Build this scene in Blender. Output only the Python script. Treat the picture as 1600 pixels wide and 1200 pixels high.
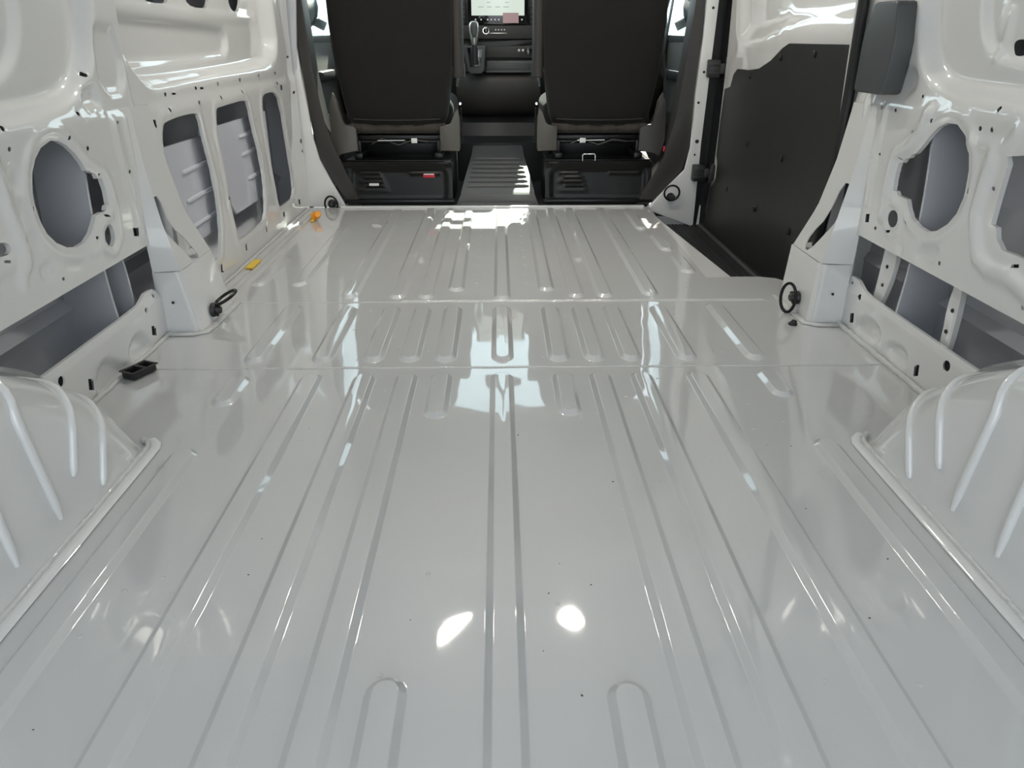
import bpy, bmesh, math, random
import numpy as np
from mathutils import Vector, Matrix
from mathutils.geometry import delaunay_2d_cdt

# ---------------------------------------------------------------- scene, camera, world, sun
for o in list(bpy.data.objects):
    bpy.data.objects.remove(o, do_unlink=True)
SC = bpy.context.scene
COL = SC.collection
random.seed(4)
R = math.radians

cam_d = bpy.data.cameras.new('camera')
cam_d.sensor_width = 36.0
cam_d.lens = 27.0
cam_d.clip_start = 0.02
cam_d.clip_end = 300
cam = bpy.data.objects.new('camera', cam_d)
COL.objects.link(cam)
cam.location = (0.0, 0.0, 0.733)
cam.rotation_euler = (R(90 - 24.148), 0.0, R(-0.958))
SC.camera = cam

world = bpy.data.worlds.new('sky')
SC.world = world
world.use_nodes = True
wn = world.node_tree.nodes
wl = world.node_tree.links
bg = wn['Background']
tc = wn.new('ShaderNodeTexCoord')
sep = wn.new('ShaderNodeSeparateXYZ')
wl.new(tc.outputs['Generated'], sep.inputs[0])
ramp = wn.new('ShaderNodeValToRGB')
ramp.color_ramp.elements[0].position = 0.0
ramp.color_ramp.elements[0].color = (0.90, 0.96, 1.0, 1)
ramp.color_ramp.elements[1].position = 0.8
ramp.color_ramp.elements[1].color = (0.74, 0.87, 1.0, 1)
wl.new(sep.outputs['Z'], ramp.inputs[0])
wl.new(ramp.outputs[0], bg.inputs[0])
bg.inputs[1].default_value = 4.1

sun_d = bpy.data.lights.new('sun', 'SUN')
sun_d.energy = 20.0
sun_d.angle = R(0.6)
sun_d.color = (1.0, 0.93, 0.80)
sun = bpy.data.objects.new('sun', sun_d)
COL.objects.link(sun)
SUN_DIR = Vector((-0.20, -1.0, -1.03))
sun.rotation_euler = SUN_DIR.to_track_quat('-Z', 'Y').to_euler()

SC.view_settings.view_transform = 'Standard'
SC.view_settings.look = 'None'
SC.view_settings.gamma = 1.0
SC.view_settings.use_curve_mapping = False
SC.view_settings.exposure = -0.20

# ---------------------------------------------------------------- materials
def mat(name, col, rough=0.5, metal=0.0, coat=0.0, coat_r=0.05, bump=None, spec=0.5, emit=None, sheen=0.0, var=None):
    m = bpy.data.materials.new(name)
    m.use_nodes = True
    nt = m.node_tree
    p = nt.nodes['Principled BSDF']
    p.inputs['Base Color'].default_value = (*col, 1)
    p.inputs['Roughness'].default_value = rough
    p.inputs['Metallic'].default_value = metal
    p.inputs['Coat Weight'].default_value = coat
    p.inputs['Coat Roughness'].default_value = coat_r
    p.inputs['Coat IOR'].default_value = 1.6
    p.inputs['Specular IOR Level'].default_value = spec
    p.inputs['Sheen Weight'].default_value = sheen
    if emit:
        p.inputs['Emission Color'].default_value = (*emit[0], 1)
        p.inputs['Emission Strength'].default_value = emit[1]
    t = nt.nodes.new('ShaderNodeTexCoord')
    if var:                                   # soft colour variation (scale, amount)
        n = nt.nodes.new('ShaderNodeTexNoise')
        n.inputs['Scale'].default_value = var[0]
        n.inputs['Detail'].default_value = 5
        nt.links.new(t.outputs['Object'], n.inputs['Vector'])
        mx = nt.nodes.new('ShaderNodeMix')
        mx.data_type = 'RGBA'
        mx.inputs[6].default_value = (*[c * (1 - var[1]) for c in col], 1)
        mx.inputs[7].default_value = (*[min(1, c * (1 + var[1])) for c in col], 1)
        nt.links.new(n.outputs['Fac'], mx.inputs[0])
        nt.links.new(mx.outputs[2], p.inputs['Base Color'])
    prev = None
    for (sc, dist, det) in (bump or []):
        n = nt.nodes.new('ShaderNodeTexNoise')
        n.inputs['Scale'].default_value = sc
        n.inputs['Detail'].default_value = det
        nt.links.new(t.outputs['Object'], n.inputs['Vector'])
        b = nt.nodes.new('ShaderNodeBump')
        b.inputs['Strength'].default_value = 1.0
        b.inputs['Distance'].default_value = dist
        nt.links.new(n.outputs['Fac'], b.inputs['Height'])
        if prev:
            nt.links.new(prev.outputs[0], b.inputs['Normal'])
        prev = b
    if prev:
        nt.links.new(prev.outputs[0], p.inputs['Normal'])
        nt.links.new(prev.outputs[0], p.inputs['Coat Normal'])
    return m

M = {}
M['paint'] = mat('white_body_paint', (0.72, 0.72, 0.71), 0.45, coat=1.0, coat_r=0.03, bump=[(5.0, 0.0012, 1.0)], var=(1.5, 0.03))
M['floor'] = mat('white_floor_paint', (0.55, 0.553, 0.55), 0.42, coat=1.0, coat_r=0.035, bump=[(5.5, 0.0015, 1.2)], var=(1.2, 0.03))
M['primer'] = mat('grey_primer_coat', (0.50, 0.51, 0.545), 0.45, coat=0.5, coat_r=0.15, bump=[(5, 0.001, 1)])
M['shade_core'] = mat('hole_shade_and_core_black', (0.012, 0.012, 0.013), 0.7)  # near-black: painted shade behind small holes, also the pillar cores
M['plate'] = mat('pale_grey_primer', (0.56, 0.57, 0.63), 0.4, coat=0.5, coat_r=0.1)
M['sealant'] = mat('painted_sealant', (0.56, 0.56, 0.55), 0.4, coat=0.8, coat_r=0.1, bump=[(60, 0.004, 3)])
M['fabric'] = mat('black_seat_fabric', (0.014, 0.0135, 0.013), 0.95, spec=0.2, sheen=0.08, bump=[(450, 0.0008, 2)], var=(9, 0.12))
M['fabric2'] = mat('dark_brown_seat_cloth', (0.055, 0.048, 0.042), 0.9, spec=0.2, bump=[(30, 0.006, 3)])
M['vinyl'] = mat('black_vinyl_armrest', (0.030, 0.027, 0.025), 0.6, bump=[(300, 0.0006, 2)])
M['blackmetal'] = mat('gloss_black_metal', (0.005, 0.005, 0.005), 0.32, spec=0.3)
M['blackplastic'] = mat('black_plastic', (0.018, 0.018, 0.018), 0.45, bump=[(500, 0.0003, 2)])
M['trim'] = mat('charcoal_trim_plastic', (0.040, 0.038, 0.036), 0.5, bump=[(420, 0.0004, 2)])
M['greytrim'] = mat('grey_trim_plastic', (0.07, 0.075, 0.077), 0.42, bump=[(500, 0.0003, 2)])
M['dash'] = mat('dark_dash_plastic', (0.045, 0.041, 0.038), 0.5, bump=[(400, 0.0004, 2)])
M['doorcard'] = mat('warm_grey_door_card', (0.16, 0.15, 0.14), 0.6, bump=[(300, 0.0004, 2)])
M['liner'] = mat('black_hardboard_liner', (0.022, 0.022, 0.020), 0.40, bump=[(6, 0.0015, 2), (700, 0.0002, 2)], var=(25, 0.12))
M['rubber'] = mat('black_rubber', (0.008, 0.008, 0.008), 0.5)
M['mat'] = mat('black_step_mat', (0.016, 0.0165, 0.018), 0.55, bump=[(120, 0.002, 3)])
M['cabmat'] = mat('grey_rubber_mat', (0.10, 0.10, 0.10), 0.5, bump=[(300, 0.0005, 2)])
M['steel'] = mat('satin_steel_plate', (0.085, 0.08, 0.07), 0.45, metal=0.3)
M['chrome'] = mat('chrome', (0.75, 0.75, 0.74), 0.12, metal=1.0)
M['satin'] = mat('satin_silver', (0.62, 0.60, 0.56), 0.3, metal=0.9)
M['white'] = mat('white_label', (0.75, 0.75, 0.75), 0.5)
M['red'] = mat('red_plastic', (0.55, 0.015, 0.03), 0.4)
M['orange'] = mat('orange_plastic', (0.95, 0.36, 0.01), 0.35, coat=0.3)
M['yellow'] = mat('yellow_tape', (0.75, 0.50, 0.05), 0.5)
M['headliner'] = mat('beige_headliner', (0.50, 0.43, 0.37), 0.9, bump=[(200, 0.001, 2)])
M['screen'] = mat('lit_screen', (0.05, 0.05, 0.05), 0.2, emit=((0.80, 0.90, 0.80), 0.95))
M['uiline'] = mat('screen_text_grey', (0.05, 0.05, 0.05), 0.3, emit=((0.42, 0.47, 0.44), 0.8))
M['uiwhite'] = mat('screen_icon_white', (0.05, 0.05, 0.05), 0.3, emit=((0.8, 0.8, 0.8), 0.7))
M['gloss'] = mat('gloss_black_panel', (0.006, 0.006, 0.007), 0.12, coat=1.0)
M['pink'] = mat('pink_sticker', (0.72, 0.46, 0.48), 0.5)
M['lamp'] = mat('warm_lamp_lens', (0.9, 0.85, 0.7), 0.4, emit=((1.0, 0.95, 0.86), 230.0))
M['ground'] = mat('concrete_ground', (0.25, 0.245, 0.24), 0.9, bump=[(40, 0.01, 4)], var=(3, 0.15))
M['dirt'] = mat('brown_dirt', (0.06, 0.05, 0.04), 0.9)

g = bpy.data.materials.new('window_glass')
g.use_nodes = True
nt = g.node_tree
nt.nodes.clear()
go = nt.nodes.new('ShaderNodeOutputMaterial')
gm = nt.nodes.new('ShaderNodeMixShader')
gt = nt.nodes.new('ShaderNodeBsdfTransparent')
gt.inputs[0].default_value = (0.90, 0.97, 0.96, 1)
gg = nt.nodes.new('ShaderNodeBsdfGlossy')
gg.inputs['Roughness'].default_value = 0.01
gf = nt.nodes.new('ShaderNodeLayerWeight')
gf.inputs[0].default_value = 0.5
gp = nt.nodes.new('ShaderNodeMath'); gp.operation = 'POWER'; gp.inputs[1].default_value = 5.0
ga = nt.nodes.new('ShaderNodeMath'); ga.operation = 'MULTIPLY_ADD'; ga.inputs[1].default_value = 0.5; ga.inputs[2].default_value = 0.03
nt.links.new(gf.outputs['Facing'], gp.inputs[0])
nt.links.new(gp.outputs[0], ga.inputs[0])
nt.links.new(ga.outputs[0], gm.inputs[0])
nt.links.new(gt.outputs[0], gm.inputs[1])
nt.links.new(gg.outputs[0], gm.inputs[2])
nt.links.new(gm.outputs[0], go.inputs[0])
M['glass'] = g

# ---------------------------------------------------------------- object helpers
def link(name, me, m=None, parent=None, angle=35, smooth=True):
    if m:
        me.materials.append(M[m])
    if smooth:
        me.polygons.foreach_set('use_smooth', [True] * len(me.polygons))
        if angle:
            me.set_sharp_from_angle(angle=R(angle))
    o = bpy.data.objects.new(name, me)
    COL.objects.link(o)
    if parent:
        o.parent = parent
    return o

def raw(name, v, f, m=None, parent=None, angle=35, smooth=True):
    me = bpy.data.meshes.new(name)
    me.from_pydata([tuple(map(float, p)) for p in v], [], [tuple(map(int, q)) for q in f])
    me.validate()
    me.update()
    return link(name, me, m, parent, angle, smooth)

def frombm(name, bm, m=None, parent=None, angle=35):
    bmesh.ops.recalc_face_normals(bm, faces=bm.faces)
    me = bpy.data.meshes.new(name)
    bm.to_mesh(me)
    bm.free()
    return link(name, me, m, parent, angle)

def thing(name, label=None, cat=None, group=None, kind=None, loc=None):
    o = bpy.data.objects.new(name, None)
    COL.objects.link(o)
    o.empty_display_size = 0.05
    return tag(o, label, cat, group, kind)

def tag(o, label=None, cat=None, group=None, kind=None):
    if label: o['label'] = label
    if cat: o['category'] = cat
    if group: o['group'] = group
    if kind: o['kind'] = kind
    return o

def bm_box(bm, c, s, bev=0.0, seg=2, rot=None):
    mtx = Matrix.Translation(c)
    if rot is not None:
        mtx = mtx @ rot.to_4x4()
    r = bmesh.ops.create_cube(bm, size=1.0, matrix=mtx @ Matrix.Diagonal((*s, 1)))
    if bev > 0:
        es = list({e for v in r['verts'] for e in v.link_edges})
        bmesh.ops.bevel(bm, geom=es, offset=bev, segments=seg, affect='EDGES', profile=0.5)

def box(name, c, s, m, parent=None, bev=0.003, seg=2, rot=None):
    bm = bmesh.new()
    bm_box(bm, c, s, bev, seg, rot)
    return frombm(name, bm, m, parent)

def prism(name, pts, axis, a0, a1, m, parent=None, bev=0.0, seg=2, angle=35):
    """polygon pts extruded along an axis: axis 'X' pts=(y,z), 'Y' pts=(x,z), 'Z' pts=(x,y)"""
    bm = bmesh.new()
    def mk(p, a):
        return {'X': (a, p[0], p[1]), 'Y': (p[0], a, p[1]), 'Z': (p[0], p[1], a)}[axis]
    lo = [bm.verts.new(mk(p, a0)) for p in pts]
    hi = [bm.verts.new(mk(p, a1)) for p in pts]
    n = len(pts)
    f1 = bm.faces.new(lo)
    f2 = bm.faces.new(hi[::-1])
    for i in range(n):
        bm.faces.new((lo[i], hi[i], hi[(i + 1) % n], lo[(i + 1) % n]))
    if bev > 0:
        es = list(f1.edges) + list(f2.edges)
        bmesh.ops.bevel(bm, geom=es, offset=bev, segments=seg, affect='EDGES', profile=0.5)
    return frombm(name, bm, m, parent, angle)

def tube(name, pts, rad, m, parent=None, seg=8, closed=False, flat=None, caps=True):
    """tube along a polyline; rad a number or list; flat=(axis vector, factor) squashes the section"""
    P = [Vector(p) for p in pts]
    n = len(P)
    v, f = [], []
    up = None
    for i, p in enumerate(P):
        a = P[(i - 1) % n] if (closed or i > 0) else p
        b = P[(i + 1) % n] if (closed or i < n - 1) else p
        t = (b - a).normalized()
        if up is None:
            up = t.orthogonal().normalized()
        up = (up - t * up.dot(t)).normalized()
        sd_ = t.cross(up)
        r_ = rad[i] if isinstance(rad, (list, tuple)) else rad
        for k in range(seg):
            q = 2 * math.pi * k / seg
            d = up * math.cos(q) * r_ + sd_ * math.sin(q) * r_
            if flat:
                ax = flat[0]
                d = d - ax * d.dot(ax) * (1 - flat[1])
            v.append(p + d)
    for i in range(n if closed else n - 1):
        j = (i + 1) % n
        for k in range(seg):
            l = (k + 1) % seg
            f.append((i * seg + k, i * seg + l, j * seg + l, j * seg + k))
    if caps and not closed:
        f.append(tuple(range(seg))[::-1])
        f.append(tuple((n - 1) * seg + k for k in range(seg)))
    return raw(name, v, f, m, parent, 50)

def cyl(name, a, b, r, m, parent=None, seg=16, r2=None):
    return tube(name, [a, b], [r, r2 if r2 is not None else r], m, parent, seg)

def disc(name, c, r, h, axis, m, parent=None, seg=14):
    """short bevelled button: base at c, height h along the axis vector"""
    ax = Vector(axis).normalized()
    c = Vector(c)
    return tube(name, [c, c + ax * h * .6, c + ax * h], [r, r, r * .72], m, parent, seg)

def loft(name, rings, m, parent=None, angle=50, closed=True, cap=True):
    n = len(rings[0])
    v = [p for r_ in rings for p in r_]
    f = []
    for i in range(len(rings) - 1):
        for k in range(n if closed else n - 1):
            l = (k + 1) % n
            f.append((i * n + k, i * n + l, (i + 1) * n + l, (i + 1) * n + k))
    if cap and closed:
        f.append(tuple(range(n))[::-1])
        f.append(tuple((len(rings) - 1) * n + k for k in range(n)))
    return raw(name, v, f, m, parent, angle)

def ellipse(cx, cy, rx, ry, n=16):
    return [(cx + rx * math.cos(2 * math.pi * k / n), cy + ry * math.sin(2 * math.pi * k / n)) for k in range(n)]

def chaikin(p, it=1, closed=True):
    for _ in range(it):
        q = []
        n = len(p)
        for i in range(n):
            a, b = p[i], p[(i + 1) % n]
            q.append((a[0] * .75 + b[0] * .25, a[1] * .75 + b[1] * .25))
            q.append((a[0] * .25 + b[0] * .75, a[1] * .25 + b[1] * .75))
        p = q
    return p

def rrect(x0, x1, y0, y1, r, n=5):
    o = []
    for cx, cy, a in ((x1 - r, y1 - r, 0), (x0 + r, y1 - r, 90), (x0 + r, y0 + r, 180), (x1 - r, y0 + r, 270)):
        for k in range(n + 1):
            q = R(a + 90 * k / n)
            o.append((cx + r * math.cos(q), cy + r * math.sin(q)))
    return o

# ---------------------------------------------------------------- pressed sheet helper
def ss(x):
    x = np.clip(x, 0, 1)
    return x * x * (3 - 2 * x)

def dist(poly, Pn, closed=True):
    P0 = np.asarray(poly, float)
    P1 = np.roll(P0, -1, 0)
    if not closed:
        P0, P1 = P0[:-1], P1[:-1]
    d = np.full(len(Pn), 1e9)
    for a, b in zip(P0, P1):
        ab = b - a
        t = np.clip(((Pn - a) @ ab) / max(ab @ ab, 1e-12), 0, 1)
        q = Pn - (a + t[:, None] * ab)
        d = np.minimum(d, np.hypot(q[:, 0], q[:, 1]))
    return d

def inside(poly, Pn):
    P0 = np.asarray(poly, float)
    P1 = np.roll(P0, -1, 0)
    c = np.zeros(len(Pn), bool)
    x, y = Pn[:, 0], Pn[:, 1]
    for (ax, ay), (bx, by) in zip(P0, P1):
        if ay == by:
            continue
        h = ((ay > y) != (by > y)) & (x < (bx - ax) * (y - ay) / (by - ay) + ax)
        c ^= h
    return c

def sdf(poly, Pn):
    d = dist(poly, Pn)
    return np.where(inside(poly, Pn), -d, d)

def plateau(poly, h, soft):
    return lambda Pn: h * ss(0.5 - sdf(poly, Pn) / soft)

def ring(poly, d0, w, h):
    return lambda Pn: h * ss(1 - np.abs(sdf(poly, Pn) - d0) / w)

def ridge(line, w, h):
    return lambda Pn: h * ss(1 - np.maximum(dist(line, Pn, False) - w * .35, 0) / (w * .65))

def resample(poly, step):
    o = []
    n = len(poly)
    for i in range(n):
        a, b = np.array(poly[i]), np.array(poly[(i + 1) % n])
        k = max(1, int(np.ceil(np.linalg.norm(b - a) / step)))
        for j in range(k):
            o.append(tuple(a + (b - a) * j / k))
    return o

def sheet(name, outline, holes, surf, m, parent, step, fine=None, coarse=0.06, lip=(0, 0, 0), order='X', angle=40, relax=0):
    """thin pressed sheet: flat outline with cut-outs, meshed by constrained triangulation and
    displaced by surf(points); lip = vector along which every cut edge is folded back"""
    loops = [outline] + list(holes)
    V, E = [], []
    for L in loops:
        L = resample(L, step * .8 if L is not outline else max(step * 2, .02))
        s = len(V)
        V += L
        E += [(s + i, s + (i + 1) % len(L)) for i in range(len(L))]
    nb = len(V)
    A = np.array(outline)
    def grid(x0, x1, y0, y1, st):
        gx, gy = np.meshgrid(np.arange(x0, x1, st), np.arange(y0, y1, st))
        gx = gx + (np.arange(gx.shape[0]) % 2)[:, None] * st * .5
        return np.stack([gx.ravel(), gy.ravel()], 1)
    if fine:
        G1 = grid(*fine, step)
        G2 = grid(A[:, 0].min(), A[:, 0].max(), A[:, 1].min(), A[:, 1].max(), coarse)
        m_ = (G2[:, 0] > fine[0] - step) & (G2[:, 0] < fine[1] + step) & (G2[:, 1] > fine[2] - step) & (G2[:, 1] < fine[3] + step)
        G = np.concatenate([G1, G2[~m_]])
    else:
        G = grid(A[:, 0].min(), A[:, 0].max(), A[:, 1].min(), A[:, 1].max(), step)
    keep = inside(outline, G)
    G = G[keep]
    d = dist(outline, G)
    for h in holes:
        hh = np.array(h)
        near = (G[:, 0] > hh[:, 0].min() - step) & (G[:, 0] < hh[:, 0].max() + step) & (G[:, 1] > hh[:, 1].min() - step) & (G[:, 1] < hh[:, 1].max() + step)
        if near.any():
            sub = sdf(h, G[near])
            d[near] = np.minimum(d[near], sub)
    G = G[d > step * .5]
    V2 = [Vector(p) for p in V] + [Vector(p) for p in G]
    ov, oe, of, _, _, _ = delaunay_2d_cdt(V2, E, [], 0, 1e-6)
    P2 = np.array([(p.x, p.y) for p in ov])
    F = np.array([q for q in of if len(q) == 3])
    c = P2[F].mean(1)
    ok = inside(outline, c)
    for h in holes:
        ok &= ~inside(h, c)
    F = F[ok]
    X = surf(P2)
    if relax:
        Ed = np.unique(np.sort(np.concatenate([F[:, [0, 1]], F[:, [1, 2]], F[:, [2, 0]]]), 1), axis=0)
        for _ in range(relax):
            acc = np.zeros(len(P2)); n_ = np.zeros(len(P2))
            np.add.at(acc, Ed[:, 0], X[Ed[:, 1]]); np.add.at(acc, Ed[:, 1], X[Ed[:, 0]])
            np.add.at(n_, Ed[:, 0], 1); np.add.at(n_, Ed[:, 1], 1)
            X = np.where(n_ > 0, .35 * X + .65 * acc / np.maximum(n_, 1), X)
    def w(p, x):
        return {'X': (x, p[0], p[1]), 'Y': (p[0], x, p[1]), 'Z': (p[0], p[1], x)}[order]
    used = np.unique(F)
    remap = np.zeros(len(P2), int)
    remap[used] = np.arange(len(used))
    P2, X, F = P2[used], X[used], remap[F]
    verts = [w(p, x) for p, x in zip(P2, X)]
    faces = [tuple(q) for q in F]
    cnt = {}
    for q in F:
        for a, b in ((q[0], q[1]), (q[1], q[2]), (q[2], q[0])):
            k = (min(a, b), max(a, b))
            cnt[k] = cnt.get(k, 0) + 1
    bd = [k for k, n_ in cnt.items() if n_ == 1]
    small = [h for h in holes if np.ptp(np.array(h)[:, 0]) < .05 and np.ptp(np.array(h)[:, 1]) < .05]
    if small and any(lip):                      # tiny punched holes keep a raw edge, no fold
        mids = np.array([(P2[a] + P2[b]) / 2 for a, b in bd])
        tiny = np.zeros(len(bd), bool)
        for h in small:
            c0, r0 = np.mean(h, 0), np.ptp(np.array(h), axis=0).max() * .7 + .002
            tiny |= np.hypot(*(mids - c0).T) < r0
        bd = [k for k, t_ in zip(bd, tiny) if not t_]
    if any(lip):
        mp = {}
        for a, b in bd:
            for q in (a, b):
                if q not in mp:
                    mp[q] = len(verts)
                    p = verts[q]
                    verts.append((p[0] + lip[0], p[1] + lip[1], p[2] + lip[2]))
            faces.append((a, b, mp[b], mp[a]))
    return raw(name, verts, faces, m, parent, angle)

# ---------------------------------------------------------------- traced panel outlines, metres (y forward, z up)
L_BIG = [(1.641,0.546),(1.601,0.537),(1.573,0.52),(1.55,0.495),(1.537,0.465),(1.533,0.439),(1.537,0.406),(1.549,0.377),(1.574,0.352),(1.608,0.334),(1.648,0.325),(1.685,0.327),(1.715,0.339),(1.736,0.355),(1.754,0.371),(1.801,0.373),(1.808,0.382),(1.82,0.383),(1.822,0.412),(1.815,0.442),(1.797,0.445),(1.791,0.456),(1.772,0.463),(1.769,0.467),(1.754,0.469),(1.744,0.487),(1.724,0.509),(1.698,0.529),(1.671,0.541)]
L_OVAL = [(1.818,0.311),(1.814,0.302),(1.808,0.296),(1.8,0.291),(1.791,0.29),(1.783,0.292),(1.777,0.296),(1.772,0.303),(1.77,0.311),(1.772,0.32),(1.776,0.328),(1.782,0.334),(1.79,0.339),(1.798,0.34),(1.806,0.339),(1.813,0.334),(1.818,0.328),(1.819,0.319)]
L_SMALL = [[(1.503,0.547),(1.501,0.544),(1.497,0.543),(1.494,0.543),(1.493,0.545),(1.493,0.548),(1.495,0.55),(1.498,0.552),(1.501,0.551),(1.503,0.549)],[(1.787,0.513),(1.784,0.51),(1.781,0.508),(1.777,0.509),(1.775,0.511),(1.776,0.514),(1.778,0.517),(1.782,0.518),(1.785,0.517),(1.787,0.515)],[(1.808,0.453),(1.806,0.451),(1.804,0.451),(1.802,0.451),(1.8,0.452),(1.8,0.454),(1.802,0.455),(1.804,0.456),(1.806,0.456),(1.808,0.454)],[(1.963,0.435),(1.961,0.433),(1.957,0.432),(1.954,0.432),(1.952,0.434),(1.952,0.437),(1.954,0.439),(1.958,0.441),(1.961,0.44),(1.963,0.438)],[(1.572,0.276),(1.57,0.274),(1.567,0.274),(1.565,0.274),(1.563,0.276),(1.563,0.279),(1.565,0.281),(1.568,0.281),(1.57,0.28),(1.572,0.279)],[(1.787,0.366),(1.803,0.363),(1.801,0.358),(1.785,0.361)],[(1.728,0.329),(1.737,0.327),(1.734,0.321),(1.725,0.323)],[(1.52,0.437),(1.528,0.435),(1.526,0.428),(1.518,0.429)],[(1.915,0.306),(1.936,0.302),(1.934,0.281),(1.913,0.286)],[(1.397,0.363),(1.415,0.358),(1.412,0.353),(1.395,0.358)],[(1.99,0.428),(2.012,0.425),(2.012,0.413),(1.99,0.417)],[(1.503,0.583),(1.501,0.58),(1.498,0.579),(1.495,0.579),(1.493,0.581),(1.493,0.584),(1.496,0.586),(1.499,0.588),(1.502,0.588),(1.503,0.586)],[(1.784,0.586),(1.781,0.583),(1.778,0.582),(1.775,0.582),(1.773,0.584),(1.773,0.587),(1.775,0.589),(1.779,0.591),(1.782,0.59),(1.784,0.589)],[(1.871,0.661),(1.868,0.658),(1.865,0.657),(1.863,0.657),(1.861,0.659),(1.861,0.661),(1.864,0.664),(1.867,0.666),(1.869,0.666),(1.871,0.664)],[(1.951,0.552),(1.949,0.549),(1.946,0.548),(1.943,0.548),(1.941,0.55),(1.941,0.553),(1.943,0.555),(1.946,0.556),(1.95,0.556),(1.951,0.554)],[(2.082,0.672),(2.079,0.67),(2.076,0.668),(2.073,0.668),(2.071,0.67),(2.072,0.673),(2.074,0.675),(2.077,0.677),(2.08,0.677),(2.082,0.675)],[(1.713,0.543),(1.711,0.541),(1.708,0.539),(1.705,0.54),(1.704,0.542),(1.704,0.544),(1.706,0.547),(1.709,0.548),(1.712,0.548),(1.714,0.546)]]
L_EDGEOVAL = [(1.426,0.38),(1.425,0.374),(1.415,0.369),(1.387,0.371),(1.348,0.378),(1.328,0.393),(1.339,0.403),(1.379,0.4),(1.411,0.392),(1.422,0.387)]
L_UPOVAL = [(1.538,0.7),(1.556,0.7),(1.568,0.695),(1.571,0.683),(1.565,0.673),(1.546,0.671),(1.533,0.673),(1.52,0.681),(1.522,0.694)]
L_RECT1 = [(2.196,0.515),(2.215,0.528),(2.321,0.534),(2.45,0.533),(2.477,0.523),(2.488,0.457),(2.528,0.317),(2.521,0.183),(2.48,0.098),(2.446,0.084),(2.284,0.095),(2.265,0.106),(2.247,0.152),(2.203,0.236),(2.193,0.352),(2.179,0.437),(2.178,0.477)]
L_RECT2 = [(2.632,0.53),(2.676,0.533),(2.961,0.537),(2.986,0.516),(2.993,0.455),(3.053,0.317),(3.051,0.172),(3.003,0.1),(2.945,0.09),(2.682,0.09),(2.665,0.101),(2.638,0.223),(2.632,0.338),(2.611,0.456)]
L_RECT3 = [(3.167,0.531),(3.213,0.542),(3.353,0.541),(3.424,0.499),(3.455,0.294),(3.485,0.142),(3.446,0.099),(3.409,0.093),(3.233,0.097),(3.209,0.112),(3.181,0.24),(3.154,0.39),(3.148,0.49)]
L_SLOTS = [[(2.264,0.6),(2.276,0.6),(2.274,0.59),(2.262,0.591)],[(2.318,0.597),(2.345,0.595),(2.343,0.59),(2.315,0.592)],[(2.499,0.604),(2.512,0.603),(2.51,0.594),(2.498,0.594)],[(2.543,0.6),(2.573,0.598),(2.57,0.592),(2.54,0.594)],[(2.702,0.607),(2.715,0.606),(2.714,0.596),(2.701,0.596)],[(2.934,0.608),(2.949,0.607),(2.949,0.597),(2.934,0.598)],[(3.17,0.613),(3.185,0.612),(3.186,0.603),(3.171,0.603)],[(2.26,0.561),(2.272,0.56),(2.271,0.551),(2.259,0.552)],[(2.493,0.564),(2.506,0.563),(2.505,0.553),(2.492,0.554)],[(2.692,0.566),(2.705,0.565),(2.705,0.555),(2.692,0.556)],[(2.928,0.569),(2.941,0.568),(2.941,0.558),(2.928,0.559)],[(2.137,0.541),(2.163,0.539),(2.162,0.519),(2.135,0.521)],[(2.163,0.404),(2.174,0.403),(2.175,0.392),(2.163,0.394)],[(3.453,0.56),(3.478,0.558),(3.475,0.539),(3.45,0.54)],[(3.047,0.463),(3.064,0.462),(3.065,0.453),(3.048,0.455)],[(3.066,0.259),(3.084,0.256),(3.084,0.246),(3.067,0.249)],[(2.621,0.253),(2.638,0.25),(2.637,0.24),(2.62,0.243)],[(2.46,0.065),(2.486,0.058),(2.481,0.032),(2.456,0.039)],[(2.731,0.067),(2.756,0.061),(2.754,0.036),(2.729,0.042)],[(2.997,0.069),(3.02,0.064),(3.02,0.041),(2.998,0.046)],[(3.262,0.071),(3.288,0.065),(3.291,0.045),(3.265,0.051)],[(3.537,0.072),(3.564,0.067),(3.568,0.043),(3.541,0.049)],[(3.407,0.613),(3.422,0.612),(3.423,0.602),(3.408,0.602)],[(3.404,0.574),(3.418,0.573),(3.419,0.563),(3.405,0.564)],[(3.679,0.664),(3.672,0.66),(3.658,0.658),(3.641,0.659),(3.629,0.661),(3.626,0.665),(3.632,0.668),(3.647,0.67),(3.663,0.67),(3.676,0.667)],[(3.7,0.517),(3.693,0.513),(3.678,0.512),(3.661,0.513),(3.648,0.516),(3.645,0.52),(3.652,0.523),(3.666,0.525),(3.683,0.524),(3.696,0.521)],[(3.753,0.302),(3.743,0.296),(3.723,0.294),(3.701,0.297),(3.685,0.303),(3.681,0.31),(3.691,0.316),(3.711,0.318),(3.733,0.315),(3.75,0.309)],[(3.744,0.257),(3.737,0.254),(3.723,0.253),(3.707,0.255),(3.696,0.259),(3.693,0.264),(3.699,0.267),(3.713,0.268),(3.729,0.266),(3.741,0.262)],[(2.113,0.376),(2.108,0.372),(2.102,0.37),(2.095,0.371),(2.091,0.375),(2.091,0.38),(2.096,0.384),(2.102,0.386),(2.109,0.385),(2.113,0.381)],[(1.964,0.435),(1.961,0.432),(1.957,0.431),(1.952,0.431),(1.95,0.434),(1.95,0.437),(1.953,0.44),(1.957,0.441),(1.961,0.44),(1.964,0.438)],[(1.953,0.551),(1.95,0.549),(1.946,0.548),(1.942,0.548),(1.939,0.55),(1.939,0.553),(1.942,0.555),(1.946,0.556),(1.95,0.556),(1.953,0.554)]]
L_WIN = [(2.038,0.843),(2.037,0.818),(2.052,0.765),(2.074,0.71),(2.112,0.661),(2.176,0.621),(2.235,0.613),(2.634,0.62),(3.282,0.629),(3.418,0.645),(3.49,0.702),(3.475,0.795),(3.462,0.878),(3.462,0.92)]
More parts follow.
